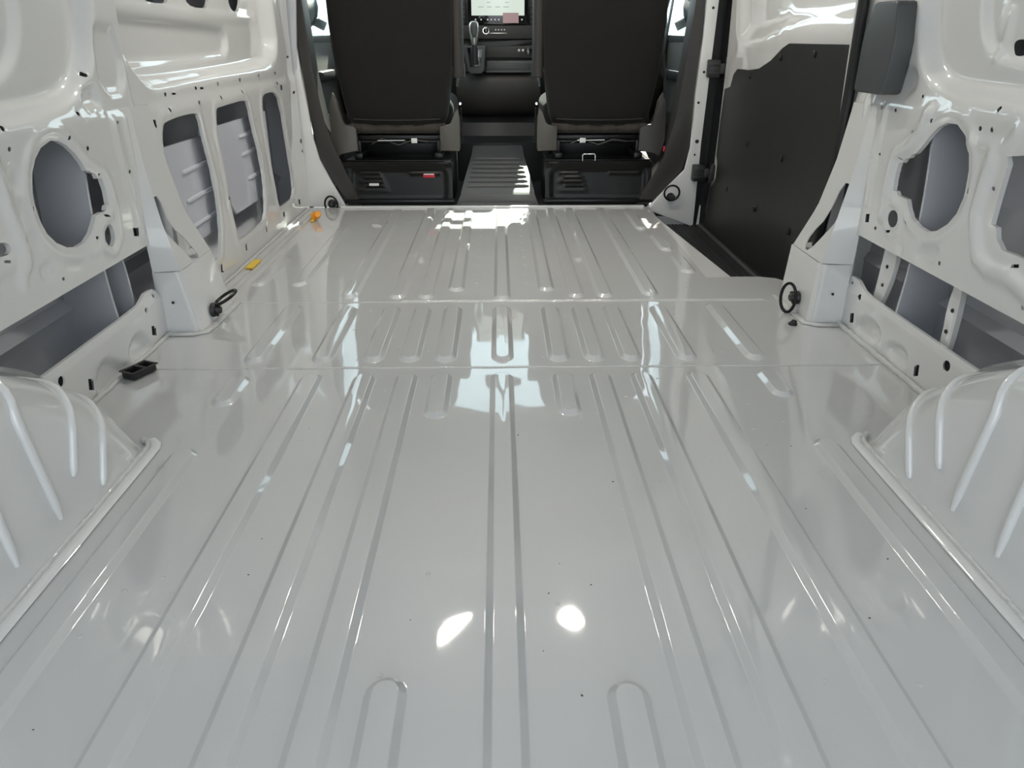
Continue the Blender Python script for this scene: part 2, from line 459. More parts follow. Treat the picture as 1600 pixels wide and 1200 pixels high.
L_WIN2 = [(2.035,0.794),(2.047,0.765),(2.07,0.714),(2.106,0.669),(2.491,0.673),(2.864,0.679),(3.021,0.688),(3.026,0.762),(2.894,0.766),(2.394,0.78)]
L_TOPH = [[(2.355,0.85),(2.365,0.83),(2.409,0.827),(2.499,0.828),(2.532,0.837),(2.536,0.862)],[(2.668,0.866),(2.673,0.841),(2.716,0.826),(2.831,0.827),(2.869,0.836),(2.896,0.878)],[(3.089,0.887),(3.092,0.847),(3.127,0.827),(3.173,0.827),(3.214,0.839),(3.253,0.895)]]
L_POCK = [(1.945,0.764),(2.028,0.757),(2.05,0.693),(2.042,0.641),(2.014,0.616),(1.952,0.616),(1.918,0.647),(1.927,0.716)]
L_POCK2 = [(1.824,0.615),(1.854,0.636),(1.889,0.639),(1.895,0.596),(1.829,0.592)]
L_EMB = [[(1.508,0.492),(1.506,0.482),(1.501,0.474),(1.494,0.47),(1.486,0.471),(1.48,0.475),(1.476,0.484),(1.475,0.494),(1.478,0.503),(1.483,0.511),(1.49,0.515),(1.497,0.515),(1.503,0.51),(1.508,0.502)],[(1.521,0.368),(1.517,0.36),(1.509,0.353),(1.5,0.351),(1.492,0.353),(1.485,0.358),(1.482,0.366),(1.483,0.375),(1.488,0.384),(1.495,0.39),(1.504,0.393),(1.512,0.391),(1.519,0.386),(1.522,0.378)],[(1.497,0.319),(1.525,0.323),(1.549,0.319),(1.537,0.293),(1.501,0.291)],[(1.588,0.306),(1.652,0.289),(1.645,0.285),(1.587,0.3)],[(1.368,0.331),(1.4,0.335),(1.451,0.327),(1.468,0.311),(1.449,0.297),(1.357,0.306)]]
L_SLOTP = [(1.991,0.364),(2.041,0.364),(2.049,0.28),(2.107,0.23),(2.155,0.163),(2.104,0.163),(2.041,0.235),(1.998,0.281)]
L_SILL = [(1.383,0.12),(1.763,0.124),(1.865,0.121),(1.908,0.138),(1.95,0.138),(1.975,0.125),(1.973,0.102),(1.943,0.015)]
L_SILLH = [[(1.475,0.085),(1.472,0.081),(1.467,0.079),(1.461,0.079),(1.456,0.082),(1.453,0.086),(1.451,0.091),(1.452,0.095),(1.455,0.099),(1.46,0.101),(1.465,0.101),(1.47,0.099),(1.474,0.095),(1.476,0.09)],[(1.559,0.053),(1.578,0.045),(1.572,0.02),(1.553,0.029)],[(1.897,0.098),(1.893,0.094),(1.888,0.093),(1.883,0.094),(1.88,0.099),(1.88,0.104),(1.884,0.107),(1.889,0.109),(1.894,0.107),(1.897,0.103)],[(1.898,0.054),(1.921,0.046),(1.915,0.022),(1.892,0.031)],[(1.956,0.117),(1.953,0.114),(1.949,0.114),(1.946,0.116),(1.946,0.12),(1.949,0.123),(1.953,0.123),(1.956,0.12)]]
L_SILLE = [[(1.581,0.022),(1.625,0.059),(1.67,0.052),(1.715,0.019),(1.764,0.011),(1.709,-0.016),(1.604,-0.008)],[(1.76,0.038),(1.797,0.059),(1.836,0.058),(1.881,0.017),(1.873,-0.001),(1.764,0.011)]]
R_BIG = [(1.709,0.571),(1.742,0.559),(1.768,0.539),(1.789,0.516),(1.814,0.494),(1.831,0.488),(1.837,0.481),(1.856,0.475),(1.864,0.466),(1.88,0.463),(1.884,0.437),(1.883,0.399),(1.868,0.399),(1.858,0.391),(1.811,0.39),(1.796,0.372),(1.776,0.355),(1.737,0.343),(1.695,0.34),(1.66,0.35),(1.625,0.372),(1.601,0.4),(1.59,0.436),(1.59,0.452),(1.594,0.489),(1.607,0.522),(1.634,0.553),(1.672,0.571)]
R_OVAL = [(1.834,0.339),(1.833,0.332),(1.836,0.325),(1.84,0.32),(1.847,0.316),(1.856,0.314),(1.864,0.315),(1.872,0.319),(1.877,0.324),(1.881,0.331),(1.881,0.338),(1.879,0.345),(1.874,0.35),(1.866,0.354),(1.858,0.355),(1.85,0.354),(1.843,0.351),(1.837,0.345)]
R_EDGE = [(1.484,0.531),(1.451,0.537),(1.383,0.55),(1.314,0.531),(1.274,0.441),(1.32,0.405),(1.325,0.366),(1.36,0.367),(1.428,0.366),(1.452,0.382),(1.462,0.402),(1.48,0.404),(1.479,0.451),(1.475,0.519)]
R_SMALL = [[(2.143,0.568),(2.143,0.565),(2.145,0.564),(2.148,0.563),(2.151,0.565),(2.153,0.567),(2.153,0.57),(2.151,0.571),(2.148,0.572),(2.145,0.57)],[(2.018,0.578),(2.017,0.575),(2.019,0.573),(2.022,0.573),(2.025,0.575),(2.028,0.578),(2.028,0.58),(2.026,0.582),(2.023,0.583),(2.02,0.581)],[(1.944,0.578),(1.944,0.575),(1.946,0.573),(1.948,0.573),(1.951,0.574),(1.954,0.577),(1.954,0.58),(1.952,0.582),(1.949,0.582),(1.946,0.58)],[(1.844,0.538),(1.843,0.535),(1.845,0.533),(1.847,0.533),(1.85,0.534),(1.852,0.537),(1.853,0.54),(1.851,0.541),(1.849,0.542),(1.846,0.54)],[(1.843,0.615),(1.843,0.612),(1.844,0.61),(1.847,0.61),(1.85,0.611),(1.852,0.614),(1.853,0.617),(1.851,0.619),(1.848,0.619),(1.845,0.617)],[(1.546,0.611),(1.546,0.608),(1.547,0.606),(1.55,0.606),(1.554,0.608),(1.556,0.611),(1.556,0.614),(1.554,0.616),(1.551,0.616),(1.548,0.614)],[(1.546,0.573),(1.545,0.57),(1.547,0.568),(1.55,0.568),(1.553,0.57),(1.555,0.572),(1.556,0.575),(1.554,0.577),(1.551,0.578),(1.548,0.576)],[(1.584,0.572),(1.584,0.569),(1.586,0.567),(1.589,0.567),(1.592,0.568),(1.594,0.571),(1.594,0.574),(1.592,0.576),(1.59,0.576),(1.586,0.575)],[(1.495,0.47),(1.495,0.467),(1.496,0.465),(1.499,0.465),(1.502,0.466),(1.504,0.468),(1.504,0.471),(1.503,0.473),(1.5,0.473),(1.497,0.472)],[(2.027,0.457),(2.026,0.454),(2.028,0.452),(2.031,0.452),(2.034,0.453),(2.036,0.456),(2.036,0.459),(2.034,0.461),(2.032,0.461),(2.029,0.46)],[(1.982,0.47),(1.982,0.468),(1.983,0.467),(1.985,0.467),(1.988,0.467),(1.989,0.469),(1.989,0.471),(1.988,0.473),(1.986,0.473),(1.983,0.472)],[(2.029,0.403),(2.029,0.4),(2.031,0.398),(2.034,0.398),(2.036,0.399),(2.038,0.401),(2.039,0.404),(2.037,0.406),(2.034,0.406),(2.031,0.405)],[(2.028,0.374),(2.027,0.367),(2.029,0.362),(2.033,0.362),(2.038,0.365),(2.042,0.371),(2.044,0.378),(2.042,0.382),(2.037,0.383),(2.032,0.38)],[(2.113,0.519),(2.112,0.511),(2.115,0.506),(2.121,0.506),(2.128,0.51),(2.133,0.517),(2.134,0.525),(2.131,0.53),(2.125,0.53),(2.118,0.526)],[(1.868,0.475),(1.868,0.474),(1.869,0.473),(1.871,0.472),(1.872,0.473),(1.874,0.474),(1.874,0.476),(1.873,0.477),(1.871,0.477),(1.869,0.477)],[(1.776,0.573),(1.768,0.574),(1.767,0.566),(1.775,0.565)],[(1.582,0.455),(1.574,0.456),(1.573,0.448),(1.581,0.447)],[(1.93,0.295),(1.93,0.292),(1.932,0.29),(1.936,0.289),(1.939,0.29),(1.942,0.293),(1.942,0.296),(1.94,0.298),(1.936,0.299),(1.933,0.298)],[(1.617,0.289),(1.617,0.286),(1.618,0.284),(1.621,0.283),(1.624,0.284),(1.626,0.287),(1.627,0.289),(1.625,0.292),(1.622,0.292),(1.619,0.292)],[(1.324,0.285),(1.324,0.282),(1.325,0.28),(1.327,0.279),(1.33,0.28),(1.332,0.283),(1.332,0.286),(1.331,0.288),(1.329,0.289),(1.326,0.288)],[(1.787,0.34),(1.787,0.338),(1.788,0.336),(1.791,0.335),(1.794,0.336),(1.796,0.338),(1.796,0.341),(1.795,0.343),(1.792,0.343),(1.789,0.342)],[(2,0.317),(1.98,0.321),(1.977,0.3),(1.997,0.296)],[(1.875,0.303),(1.857,0.307),(1.855,0.301),(1.872,0.297)],[(1.388,0.349),(1.37,0.354),(1.367,0.348),(1.386,0.343)],[(1.582,0.455),(1.574,0.457),(1.572,0.447),(1.581,0.446)]]
R_UPOVAL = [(1.629,0.718),(1.629,0.73),(1.615,0.734),(1.594,0.733),(1.582,0.726),(1.579,0.712),(1.591,0.704),(1.615,0.704)]
R_POCK = [(1.967,0.623),(1.96,0.663),(1.94,0.672),(1.911,0.668),(1.891,0.648),(1.897,0.625),(1.931,0.614)]
R_RIDGE = [[(1.793,0.584),(1.808,0.547),(1.845,0.507),(1.907,0.477),(1.907,0.427),(1.91,0.355),(1.913,0.332)],[(1.998,0.572),(2.001,0.536),(2.007,0.473),(2.007,0.411),(2.005,0.343)],[(1.525,0.521),(1.531,0.48),(1.535,0.415),(1.518,0.377),(1.493,0.335),(1.45,0.321),(1.387,0.325),(1.338,0.315),(1.286,0.301)],[(2.11,0.603),(2.1,0.547),(2.106,0.496),(2.133,0.456),(2.125,0.393),(2.104,0.317)],[(1.469,0.578),(1.495,0.547),(1.558,0.542),(1.608,0.542)]]
R_SLOTP = [(2.095,0.383),(2.043,0.385),(2.044,0.294),(2.094,0.238),(2.149,0.181),(2.19,0.179),(2.175,0.225),(2.114,0.284)]
R_EMB = [[(1.719,0.284),(1.703,0.303),(1.654,0.317),(1.635,0.31),(1.636,0.294),(1.65,0.273),(1.688,0.269),(1.714,0.273)],[(1.785,0.278),(1.784,0.273),(1.786,0.268),(1.792,0.265),(1.798,0.265),(1.804,0.268),(1.808,0.272),(1.808,0.278),(1.806,0.283),(1.8,0.286),(1.794,0.286),(1.788,0.283)]]
R_SILL = [(2.008,0.014),(2.04,0.104),(2.049,0.13),(2.027,0.143),(1.985,0.141),(1.945,0.125),(1.9,0.122),(1.427,0.123)]
R_SILLH = [[(1.945,0.108),(1.945,0.103),(1.947,0.099),(1.952,0.097),(1.957,0.099),(1.961,0.103),(1.961,0.108),(1.958,0.112),(1.954,0.113),(1.948,0.112)],[(1.987,0.048),(1.967,0.055),(1.961,0.03),(1.981,0.023)],[(1.498,0.097),(1.497,0.091),(1.499,0.086),(1.503,0.082),(1.509,0.08),(1.514,0.08),(1.52,0.082),(1.523,0.086),(1.524,0.091),(1.522,0.097),(1.518,0.101),(1.512,0.103),(1.506,0.103),(1.501,0.101)],[(1.629,0.044),(1.61,0.052),(1.606,0.026),(1.624,0.018)],[(2.015,0.126),(2.015,0.122),(2.018,0.12),(2.022,0.12),(2.025,0.123),(2.025,0.126),(2.022,0.129),(2.018,0.128)]]
R_SILLE = [[(1.959,0.026),(1.915,0.057),(1.835,0.07),(1.803,0.043),(1.853,0.014),(1.919,0.014)],[(1.779,0.033),(1.732,0.058),(1.678,0.058),(1.662,0.023),(1.714,0.016)]]
R_BR1 = [(1.928,0.235),(1.879,0.247),(1.866,0.232),(1.858,0.197),(1.87,0.17),(1.921,0.1),(1.948,0.112),(1.926,0.182)]
R_BR2 = [(1.589,0.237),(1.566,0.232),(1.557,0.215),(1.553,0.171),(1.562,0.126),(1.58,0.097),(1.598,0.112),(1.591,0.157),(1.597,0.189),(1.588,0.217)]
XL, XR = -0.91, 0.96          # inner faces of the side panels
YF = 3.71                     # front end of the load floor
ROOF = 1.80
YB = -1.10                   # rear end of the body, lengthened behind the camera to cut rear light

# ================================================================ THE SETTING
ground = box('ground', (0, 2, -0.76), (70, 70, 0.1), 'ground', bev=0)
tag(ground, kind='structure')

# ---------------------------------------------------------------- load floor: three pressed sheets with raised ribs
floor = thing('floor', kind='structure')

def floor_sheet(outline, z, surf=None):
    fn = (lambda Pn: np.full(len(Pn), z)) if surf is None else surf
    return sheet('floor_panel', outline, [], fn, 'floor', floor, 0.05, lip=(0, 0, -0.012), order='Z', angle=30)

def rib_mesh(name, parent, x, y0, y1, w=0.0280, h=0.0086, top=0.0150, z=0.0, ends=1.8, taper=1.0):
    """raised rib with rounded ends: rings from the foot fillet up to the crown"""
    prof = []
    for k in range(12):
        t = k / 11.0
        r_ = w + (top - w) * t
        u_ = min(max((t - .08) / .84, 0), 1)
        hh = h * (u_ if .12 < u_ < .88 else (.0 + u_ * u_ / .24 + (0 if u_ else 0)) if u_ <= .12 else 1 - (1 - u_) ** 2 / .24)
        prof.append((r_, hh))
    prof.append((top * .55, h * 1.03))
    N = 9
    v, f = [], []
    for r_, hh in prof:
        for s, yc in ((1, y1 - w * ends), (-1, y0 + w * ends)):
            for k in range(N):
                q = math.pi * k / (N - 1)
                cx = r_ * math.cos(q) * s
                cy = r_ * math.sin(q) * ends * s
                if s > 0:
                    cx *= taper
                v.append((x + cx, yc + cy, z + hh))
    n = 2 * N
    for i in range(len(prof) - 1):
        for k in range(n):
            l = (k + 1) % n
            f.append((i * n + k, i * n + l, (i + 1) * n + l, (i + 1) * n + k))
    b = (len(prof) - 1) * n
    f.append(tuple(b + k for k in range(n)))
    return raw(name, v, f, 'floor', parent, 0 or 60)

rear = floor_sheet([(-0.96, YB), (1.02, YB), (1.02, 1.735), (-0.96, 1.735)], 0.0)
mid = floor_sheet([(-0.96, 1.737), (1.02, 1.737), (1.02, 2.252), (-0.96, 2.252)], 0.0)
fx = [(-0.96, 2.254), (0.99, 2.254), (0.985, 2.36), (0.965, 2.43), (0.93, 2.49), (0.88, 2.51), (0.80, 2.512), (0.698, 2.503), (0.703, 2.9), (0.71, 3.4), (0.722, YF), (-0.96, YF)]
front = floor_sheet(fx, 0.0)

for x, y0, y1 in [(-0.612, -0.35, 1.335), (-0.447, -0.35, 1.70), (-0.321, -0.35, 1.70), (-0.222, -0.35, 1.70), (0.004, -0.35, 1.70), (0.238, -0.35, 1.70), (0.336, -0.35, 1.70), (0.471, -0.35, 1.70), (0.645, -0.35, 1.355),
                  (-0.143, -0.35, 0.735), (0.154, -0.35, 0.725), (-0.140, 1.455, 1.70), (0.150, 1.465, 1.70), (-0.615, 1.52, 1.69), (0.642, 1.55, 1.71)]:
    rib_mesh('rib', rear, x, y0, y1, ends=1.15)
for x in (-0.617, -0.447, -0.320, -0.228, -0.138, 0.006, 0.149, 0.239, 0.331, 0.472, 0.647):
    rib_mesh('rib', mid, x, 1.765, 2.205 if abs(x) < .6 else 2.225, ends=1.3, h=0.0100, w=0.0290)
for x, y0, y1, tp in [(-0.470, 2.285, 3.64, 1.0), (-0.320, 2.28, 3.66, .9), (-0.230, 2.28, 3.66, .8), (-0.140, 2.355, 3.62, .8), (0.008, 2.265, 3.56, .9), (0.150, 2.355, 3.64, .9), (0.240, 2.285, 3.66, .8), (0.330, 2.285, 3.66, .9), (0.476, 2.30, 3.66, 1.0),
                      (0.605, 3.22, 3.64, 1.0), (0.640, 2.86, 3.13, 1.0), (0.655, 2.55, 2.80, 1.0), (-0.66, 2.42, 3.3, 1.0), (-0.79, 2.42, 2.8, 1.0)]:
    rib_mesh('rib', front, x, y0, y1, ends=1.25, taper=tp)

# lapped seams across the floor
for y, x0, x1 in ((1.736, -0.86, 0.93), (2.252, -0.84, 0.82), (2.262, -0.30, 0.815)):
    pts = [(x0 + (x1 - x0) * k / 30, y + 0.002 * math.sin(k * 1.7), 0.0005) for k in range(31)]
    tube('floor_seam', pts, 0.0045 if y < 2.26 else 0.006, 'sealant', floor, 8, flat=(Vector((0, 0, 1)), .45))
box('floor_front_flange', (-0.03, YF - 0.006, 0.004), (1.45, 0.028, 0.010), 'paint', floor, 0.003)
for sgn, x, y0, y1 in ((-1, -0.872, 2.3, 3.62), (-1, -0.848, 2.3, 3.62)):
    prism('edge_swage', [(x - .012, 0), (x - .007, .006), (x + .007, .006), (x + .012, 0)], 'Y', y0, y1, 'floor', floor)
# weld bumps: too small to pick apart
bm = bmesh.new()
for k in range(130):
    yy = random.choice([random.uniform(.7, 1.7), random.uniform(1.75, 2.2), random.uniform(2.3, 3.6)])
    xx = random.uniform(-.62, .66)
    bmesh.ops.create_uvsphere(bm, u_segments=8, v_segments=5, radius=1, matrix=Matrix.Translation((xx, yy, 0)) @ Matrix.Diagonal((.0045, .0045, .0012, 1)))
for k in range(9):
    for xx in (-.075, .09):
        bmesh.ops.create_uvsphere(bm, u_segments=8, v_segments=5, radius=1, matrix=Matrix.Translation((xx, 2.45 + k * .11, 0)) @ Matrix.Diagonal((.005, .005, .0014, 1)))
tag(frombm('weld_bumps', bm, 'floor', floor), kind='stuff')
bm = bmesh.new()
for k in range(40):
    yy, xx = random.uniform(.65, 2.6), random.uniform(-.6, .65)
    rr_ = random.uniform(.0006, .0013)
    bmesh.ops.create_icosphere(bm, subdivisions=1, radius=1, matrix=Matrix.Translation((xx, yy, .0005)) @ Matrix.Rotation(random.uniform(0, 3), 4, 'Z') @ Matrix.Diagonal((rr_, rr_ * random.uniform(1, 2.2), .0006, 1)))
tag(frombm('dirt_specks', bm, 'dirt', floor), kind='stuff')

# ---------------------------------------------------------------- wheel arches
ARCH = [(1.345, 0.0), (1.322, 0.040), (1.285, 0.090), (1.24, 0.140), (1.18, 0.195), (1.11, 0.247), (1.02, 0.297), (0.92, 0.335), (0.80, 0.360), (0.66, 0.370), (0.50, 0.365), (0.36, 0.338), (0.24, 0.288), (0.13, 0.21), (0.05, 0.11), (0.0, 0.0)]

def arch_curve(n=64):
    p = np.array(ARCH)
    s = np.r_[0, np.cumsum(np.hypot(*np.diff(p, axis=0).T))]
    q = np.linspace(0, s[-1], n)
    # smooth the polyline a little
    y = np.interp(q, s, p[:, 0]); z = np.interp(q, s, p[:, 1])
    for _ in range(3):
        y[1:-1] = (y[:-2] + 2 * y[1:-1] + y[2:]) / 4
        z[1:-1] = (z[:-2] + 2 * z[1:-1] + z[2:]) / 4
    return y, z

def wheel_arch(parent, sg, xi, xo):
    """sg -1 left / +1 right; xi inner face at the floor, xo where it meets the side wall"""
    y, z = arch_curve()
    ty, tz = np.gradient(y), np.gradient(z)
    l = np.hypot(ty, tz)
    ny, nz = tz / l, -ty / l                      # outward normal in the side view
    ny, nz = np.where(nz < 0, -ny, ny), np.abs(nz)
    rr_ = 0.065
    xi_a, xo_a = abs(xi), abs(xo)
    rows = []
    def shear(xa):
        k = max(0, (xa - xi_a) / (xo_a - xi_a))
        return 0.20 * k ** 1.2 * ss((y - 0.95) / 0.40)
    for k in range(9):
        xa = xo_a + (xi_a + rr_ - xo_a) * k / 8
        rows.append((np.full(len(y), xa), y + shear(xa), z))
    for k in range(1, 8):
        a = math.pi / 2 * k / 7
        xa = xi_a + rr_ * (1 - math.sin(a))
        ins = rr_ * (1 - math.cos(a))
        rows.append((np.full(len(y), xa) + 0.03 * np.maximum(z, 0), y - ny * ins + shear(xa), np.maximum(z - nz * ins, 0)))
    X1, Y1, Z1 = rows[-1]
    for k in range(1, 8):
        t = k / 7
        rows.append((xi_a + 0.03 * Z1 * (1 - t) + 0 * Z1, Y1, Z1 * (1 - t)))
    n = len(y)
    v, f = [], []
    for xa, yy, zz in rows:
        for a, b, c in zip(np.broadcast_to(xa, (n,)), yy, zz):
            v.append((sg * a, b, c))
    for i in range(len(rows) - 1):
        for k in range(n - 1):
            f.append((i * n + k, i * n + k + 1, (i + 1) * n + k + 1, (i + 1) * n + k))
    o = raw('wheel_arch', v, f, 'paint', parent, 60)
    def face_x(zz):
        return xi_a + 0.03 * max(zz, 0)
    def at_profile(yq):
        i = int(np.argmin(np.abs(y - yq) + (z < 0.02) * .0))
        return i
    for yb, zb, yt in ((1.155, .028, 1.232), (1.085, .088, 1.155), (1.025, .048, 1.03), (.905, .048, .905), (.79, .048, .78), (.66, .05, .65)):
        i = at_profile(yt)
        path = []
        ze = max(z[i] - nz[i] * rr_, zb + .03)
        ye = y[i] - ny[i] * rr_
        for k in range(7):
            t = k / 6
            yy, zz = yb + (ye - yb) * t, zb + (ze - zb) * t
            path.append((sg * (face_x(zz) - .001), yy, zz))
        for k in range(1, 8):
            a = math.pi / 2 * (1 - k / 7)
            xa = xi_a + rr_ * (1 - math.sin(a))
            ins = rr_ * (1 - math.cos(a))
            s_ = 0.20 * max(0, (xa - xi_a) / (xo_a - xi_a)) ** 1.2 * float(ss((y[i] - .95) / .4))
            path.append((sg * (xa + .03 * z[i]), y[i] - ny[i] * ins + s_, z[i] - nz[i] * ins))
        for k in range(1, 4):
            xa = xi_a + rr_ + .03 * k
            s_ = 0.20 * max(0, (xa - xi_a) / (xo_a - xi_a)) ** 1.2 * float(ss((y[i] - .95) / .4))
            path.append((sg * xa, y[i] + s_, z[i] - .0015 * k))
        nn = len(path)
        rad = [.0078 * min(1, .55 + .45 * k / .5, .25 + .75 * (nn - 1 - k) / 3) for k in range(nn)]
        tube('arch_rib', path, rad, 'paint', o, 10)
    # welded foot flange and sealer bead
    foot = [(sg * (xi_a - .012), yy, .0025) for yy in np.linspace(-.02, 1.33, 30)]
    foot += [(sg * (xi_a - .006), 1.35, .0025), (sg * (xi_a + .012), 1.368, .0025)]
    tube('foot_flange', foot, .012, 'paint', o, 10, flat=(Vector((0, 0, 1)), .28))
    bead = [(p[0] + sg * .012 + random.uniform(-.0012, .0012), p[1], .005) for p in foot]
    tube('sealer_bead', bead, .006, 'sealant', o, 8)
    return o

# ---------------------------------------------------------------- left wall
wall_l = thing('wall_left', kind='structure')
ch = lambda p, k=1: chaikin(p, k)

def lean(z):
    return 0.055 * np.clip((z - 0.62) / 1.0, 0, 2) ** 1.6

UPREC_L = chaikin([(-0.3, 0.602), (1.2, 0.602), (1.66, 0.604), (1.80, 0.622), (1.885, 0.68), (1.925, 0.76), (1.94, 0.9), (1.93, 1.5), (-0.3, 1.5)], 2)
UPREC2_L = chaikin([(-0.3, 0.66), (1.46, 0.66), (1.60, 0.665), (1.67, 0.71), (1.71, 0.80), (1.71, 1.45), (-0.3, 1.45)], 2)
embL = [plateau(UPREC_L, -0.035, 0.036), plateau(UPREC2_L, -0.012, 0.02),
        plateau(L_POCK, -0.012, 0.016), plateau(L_POCK2, -0.014, 0.012),
        ring(L_BIG, 0.021, 0.012, 0.006), ring(L_OVAL, 0.016, 0.010, 0.006),
        ridge([(1.0, 0.583), (1.86, 0.583)], 0.009, 0.005), ridge([(1.0, 0.572), (1.90, 0.572)], 0.006, 0.004),
        ridge([(1.925, 0.55), (1.935, 0.40), (1.95, 0.27)], 0.016, 0.006), ridge([(1.985, 0.55), (2.0, 0.30)], 0.010, 0.005),
        ridge([(1.84, 0.44), (1.85, 0.36), (1.85, 0.30), (1.80, 0.275), (1.74, 0.30), (1.70, 0.295)], 0.012, 0.005),
        ridge([(1.44, 0.54), (1.445, 0.45), (1.46, 0.35), (1.44, 0.31)], 0.02, 0.010)]
for e in L_EMB:
    embL.append(plateau(e, -0.007, 0.012))
for k in range(4):
    embL.append(plateau(ellipse(1.50 + .11 * k, .645 + .01 * k, .006, .006), .003, .006))

def surfL(Pn):
    x = np.full(len(Pn), XL) + lean(Pn[:, 1])
    x -= 0.007 * ss((Pn[:, 1] - .566) / .012)
    for e in embL:
        x = x + e(Pn)
    return x

holesL = [L_BIG, L_OVAL, ch(L_EDGEOVAL), ch(L_UPOVAL)] + L_SMALL
outL = [(YB, 0.248), (2.055, 0.248), (2.06, 0.9), (2.06, 1.62), (YB, 1.62)]
sheet('rear_inner_panel', outL, holesL, surfL, 'paint', wall_l, 0.0058, fine=(1.28, 2.06, 0.25, 0.93), lip=(-0.010, 0, 0), relax=3)

WINF = L_WIN[1:-1] + [(3.46, 1.25), (3.40, 1.38), (2.12, 1.38), (2.03, 1.25)]
embF = [plateau([(a, z + .012) for a, z in chaikin(WINF, 1)], -0.055, 0.028), plateau(chaikin(L_WIN2, 1), -0.016, 0.012),
        ring(L_RECT1, 0.014, 0.012, 0.006), ring(L_RECT2, 0.014, 0.012, 0.006), ring(L_RECT3, 0.014, 0.012, 0.006),
        ridge([(2.06, 0.574), (3.55, 0.585)], 0.008, -0.004),
        ridge([(2.12, .79), (3.40, .80)], .012, .006), ridge([(2.15, .815), (3.40, .815)], .010, .006)]
for a, b in ((2.575, .40), (2.585, .3), (2.59, .2), (3.095, .4), (3.11, .3), (3.12, .2)):
    embF.append(ridge([(a - .012, b + .03), (a + .012, b - .03)], .006, .003))

def surfF(Pn):
    x = np.full(len(Pn), XL) + lean(Pn[:, 1])
    x -= 0.006 * ss((Pn[:, 1] - .574) / .012)
    for e in embF:
        x = x + e(Pn)
    return x

holesF = [ch(L_RECT1), ch(L_RECT2), ch(L_RECT3)] + L_SLOTS + [ch(h) for h in L_TOPH] + [[(2.075, .17), (2.165, .17), (2.165, .29), (2.12, .365), (2.072, .365)]]
sheet('front_inner_panel', [(2.056, 0.0), (3.735, 0.0), (3.72, 0.4), (3.70, 0.9), (3.72, 1.62), (2.062, 1.62), (2.062, 0.9)], holesF, surfF, 'paint', wall_l, 0.0075, fine=(2.06, 3.72, 0.06, 0.93), lip=(-0.010, 0, 0), relax=3)

def outer_skin(parent, x, sg, y1):
    def s(Pn):
        z = Pn[:, 1]
        v_ = np.full(len(Pn), x) - sg * lean(z) * .8
        v_ += sg * (.012 * ss((z - .14) / .02) - .03 * ss((.02 - z) / .1))
        v_ -= sg * .02 * np.exp(-((z - .135) / .012) ** 2)
        return v_
    return sheet('outer_skin', [(YB, -0.2), (y1, -0.2), (y1, 1.62), (YB, 1.62)], [], s, 'primer', parent, 0.02, fine=(1.0, y1, 0.0, 0.7), coarse=.1)

outer_skin(wall_l, -1.045, -1, 3.76)
box('sill_bottom', (-0.99, 1.40, -0.12), (0.20, 4.85, 0.02), 'primer', wall_l, 0)
prism('front_closing_plate', [(-0.93, -.2), (-1.10, -.2), (-1.10, 1.62), (-.80, 1.62), (-.90, .62), (-.93, .55)], 'Y', 3.725, 3.74, 'primer', wall_l)
prism('rear_pillar', [(-0.90, -.2), (-1.10, -.2), (-1.10, 1.62), (-.80, 1.62), (-.89, .62)], 'Y', YB - .02, YB + .06, 'paint', wall_l)
# stamped reinforcement plates behind the front openings, each with three pressed ribs
for (pl, ribs) in (([(2.12, .455), (2.56, .455), (2.565, .475), (2.69, .478), (2.69, .155), (2.12, .155)], [(2.36, 2.57, .37), (2.36, 2.60, .285), (2.36, 2.63, .205)]),
                   ([(2.70, .470), (3.30, .470), (3.30, .160), (2.79, .160), (2.75, .20)], [(2.92, 3.12, .41), (2.93, 3.14, .345), (2.97, 3.17, .255)])):
    pp = prism('reinforcement_plate', pl, 'X', -0.952, -0.944, 'plate', wall_l)
    for a, b, zz in ribs:
        tube('pressed_rib', [(-.944, a, zz), (-.944, a + .02, zz), (-.944, b - .02, zz + .004), (-.944, b, zz + .004)], [.005, .008, .008, .005], 'plate', pp, 8)
# wiring-like channel inside the third opening
for yy in (3.25, 3.31, 3.37):
    tube('inner_channel', [(-.985, yy, .06), (-.985, yy + .01, .25), (-.98, yy - .02, .4), (-.985, yy - .02, .56)], .010, 'primer', wall_l, 8)
# curved inner bulkhead plates seen inside the big round hole and in the gap above the sill
def bulkhead(parent, sg, x0, x1, y, zlo, zhi, bend=.05):
    v, f = [], []
    n = 14
    for i in range(n + 1):
        z = zlo + (zhi - zlo) * i / n
        off = bend * math.sin(3.0 * (z - zlo) / (zhi - zlo))
        v += [(x0, y + off, z), (x1, y + off + .02, z), (x1, y + off + .028, z), (x0, y + off + .008, z)]
    for i in range(n):
        for k in range(4):
            f.append((i * 4 + k, i * 4 + (k + 1) % 4, i * 4 + 4 + (k + 1) % 4, i * 4 + 4 + k))
    return raw('inner_bulkhead', v, f, 'primer', parent, 60)
bulkhead(wall_l, -1, -.925, -1.05, 1.80, .0, .58, -.04)
bulkhead(wall_l, -1, -.935, -1.05, 1.86, -.1, .30, .03)

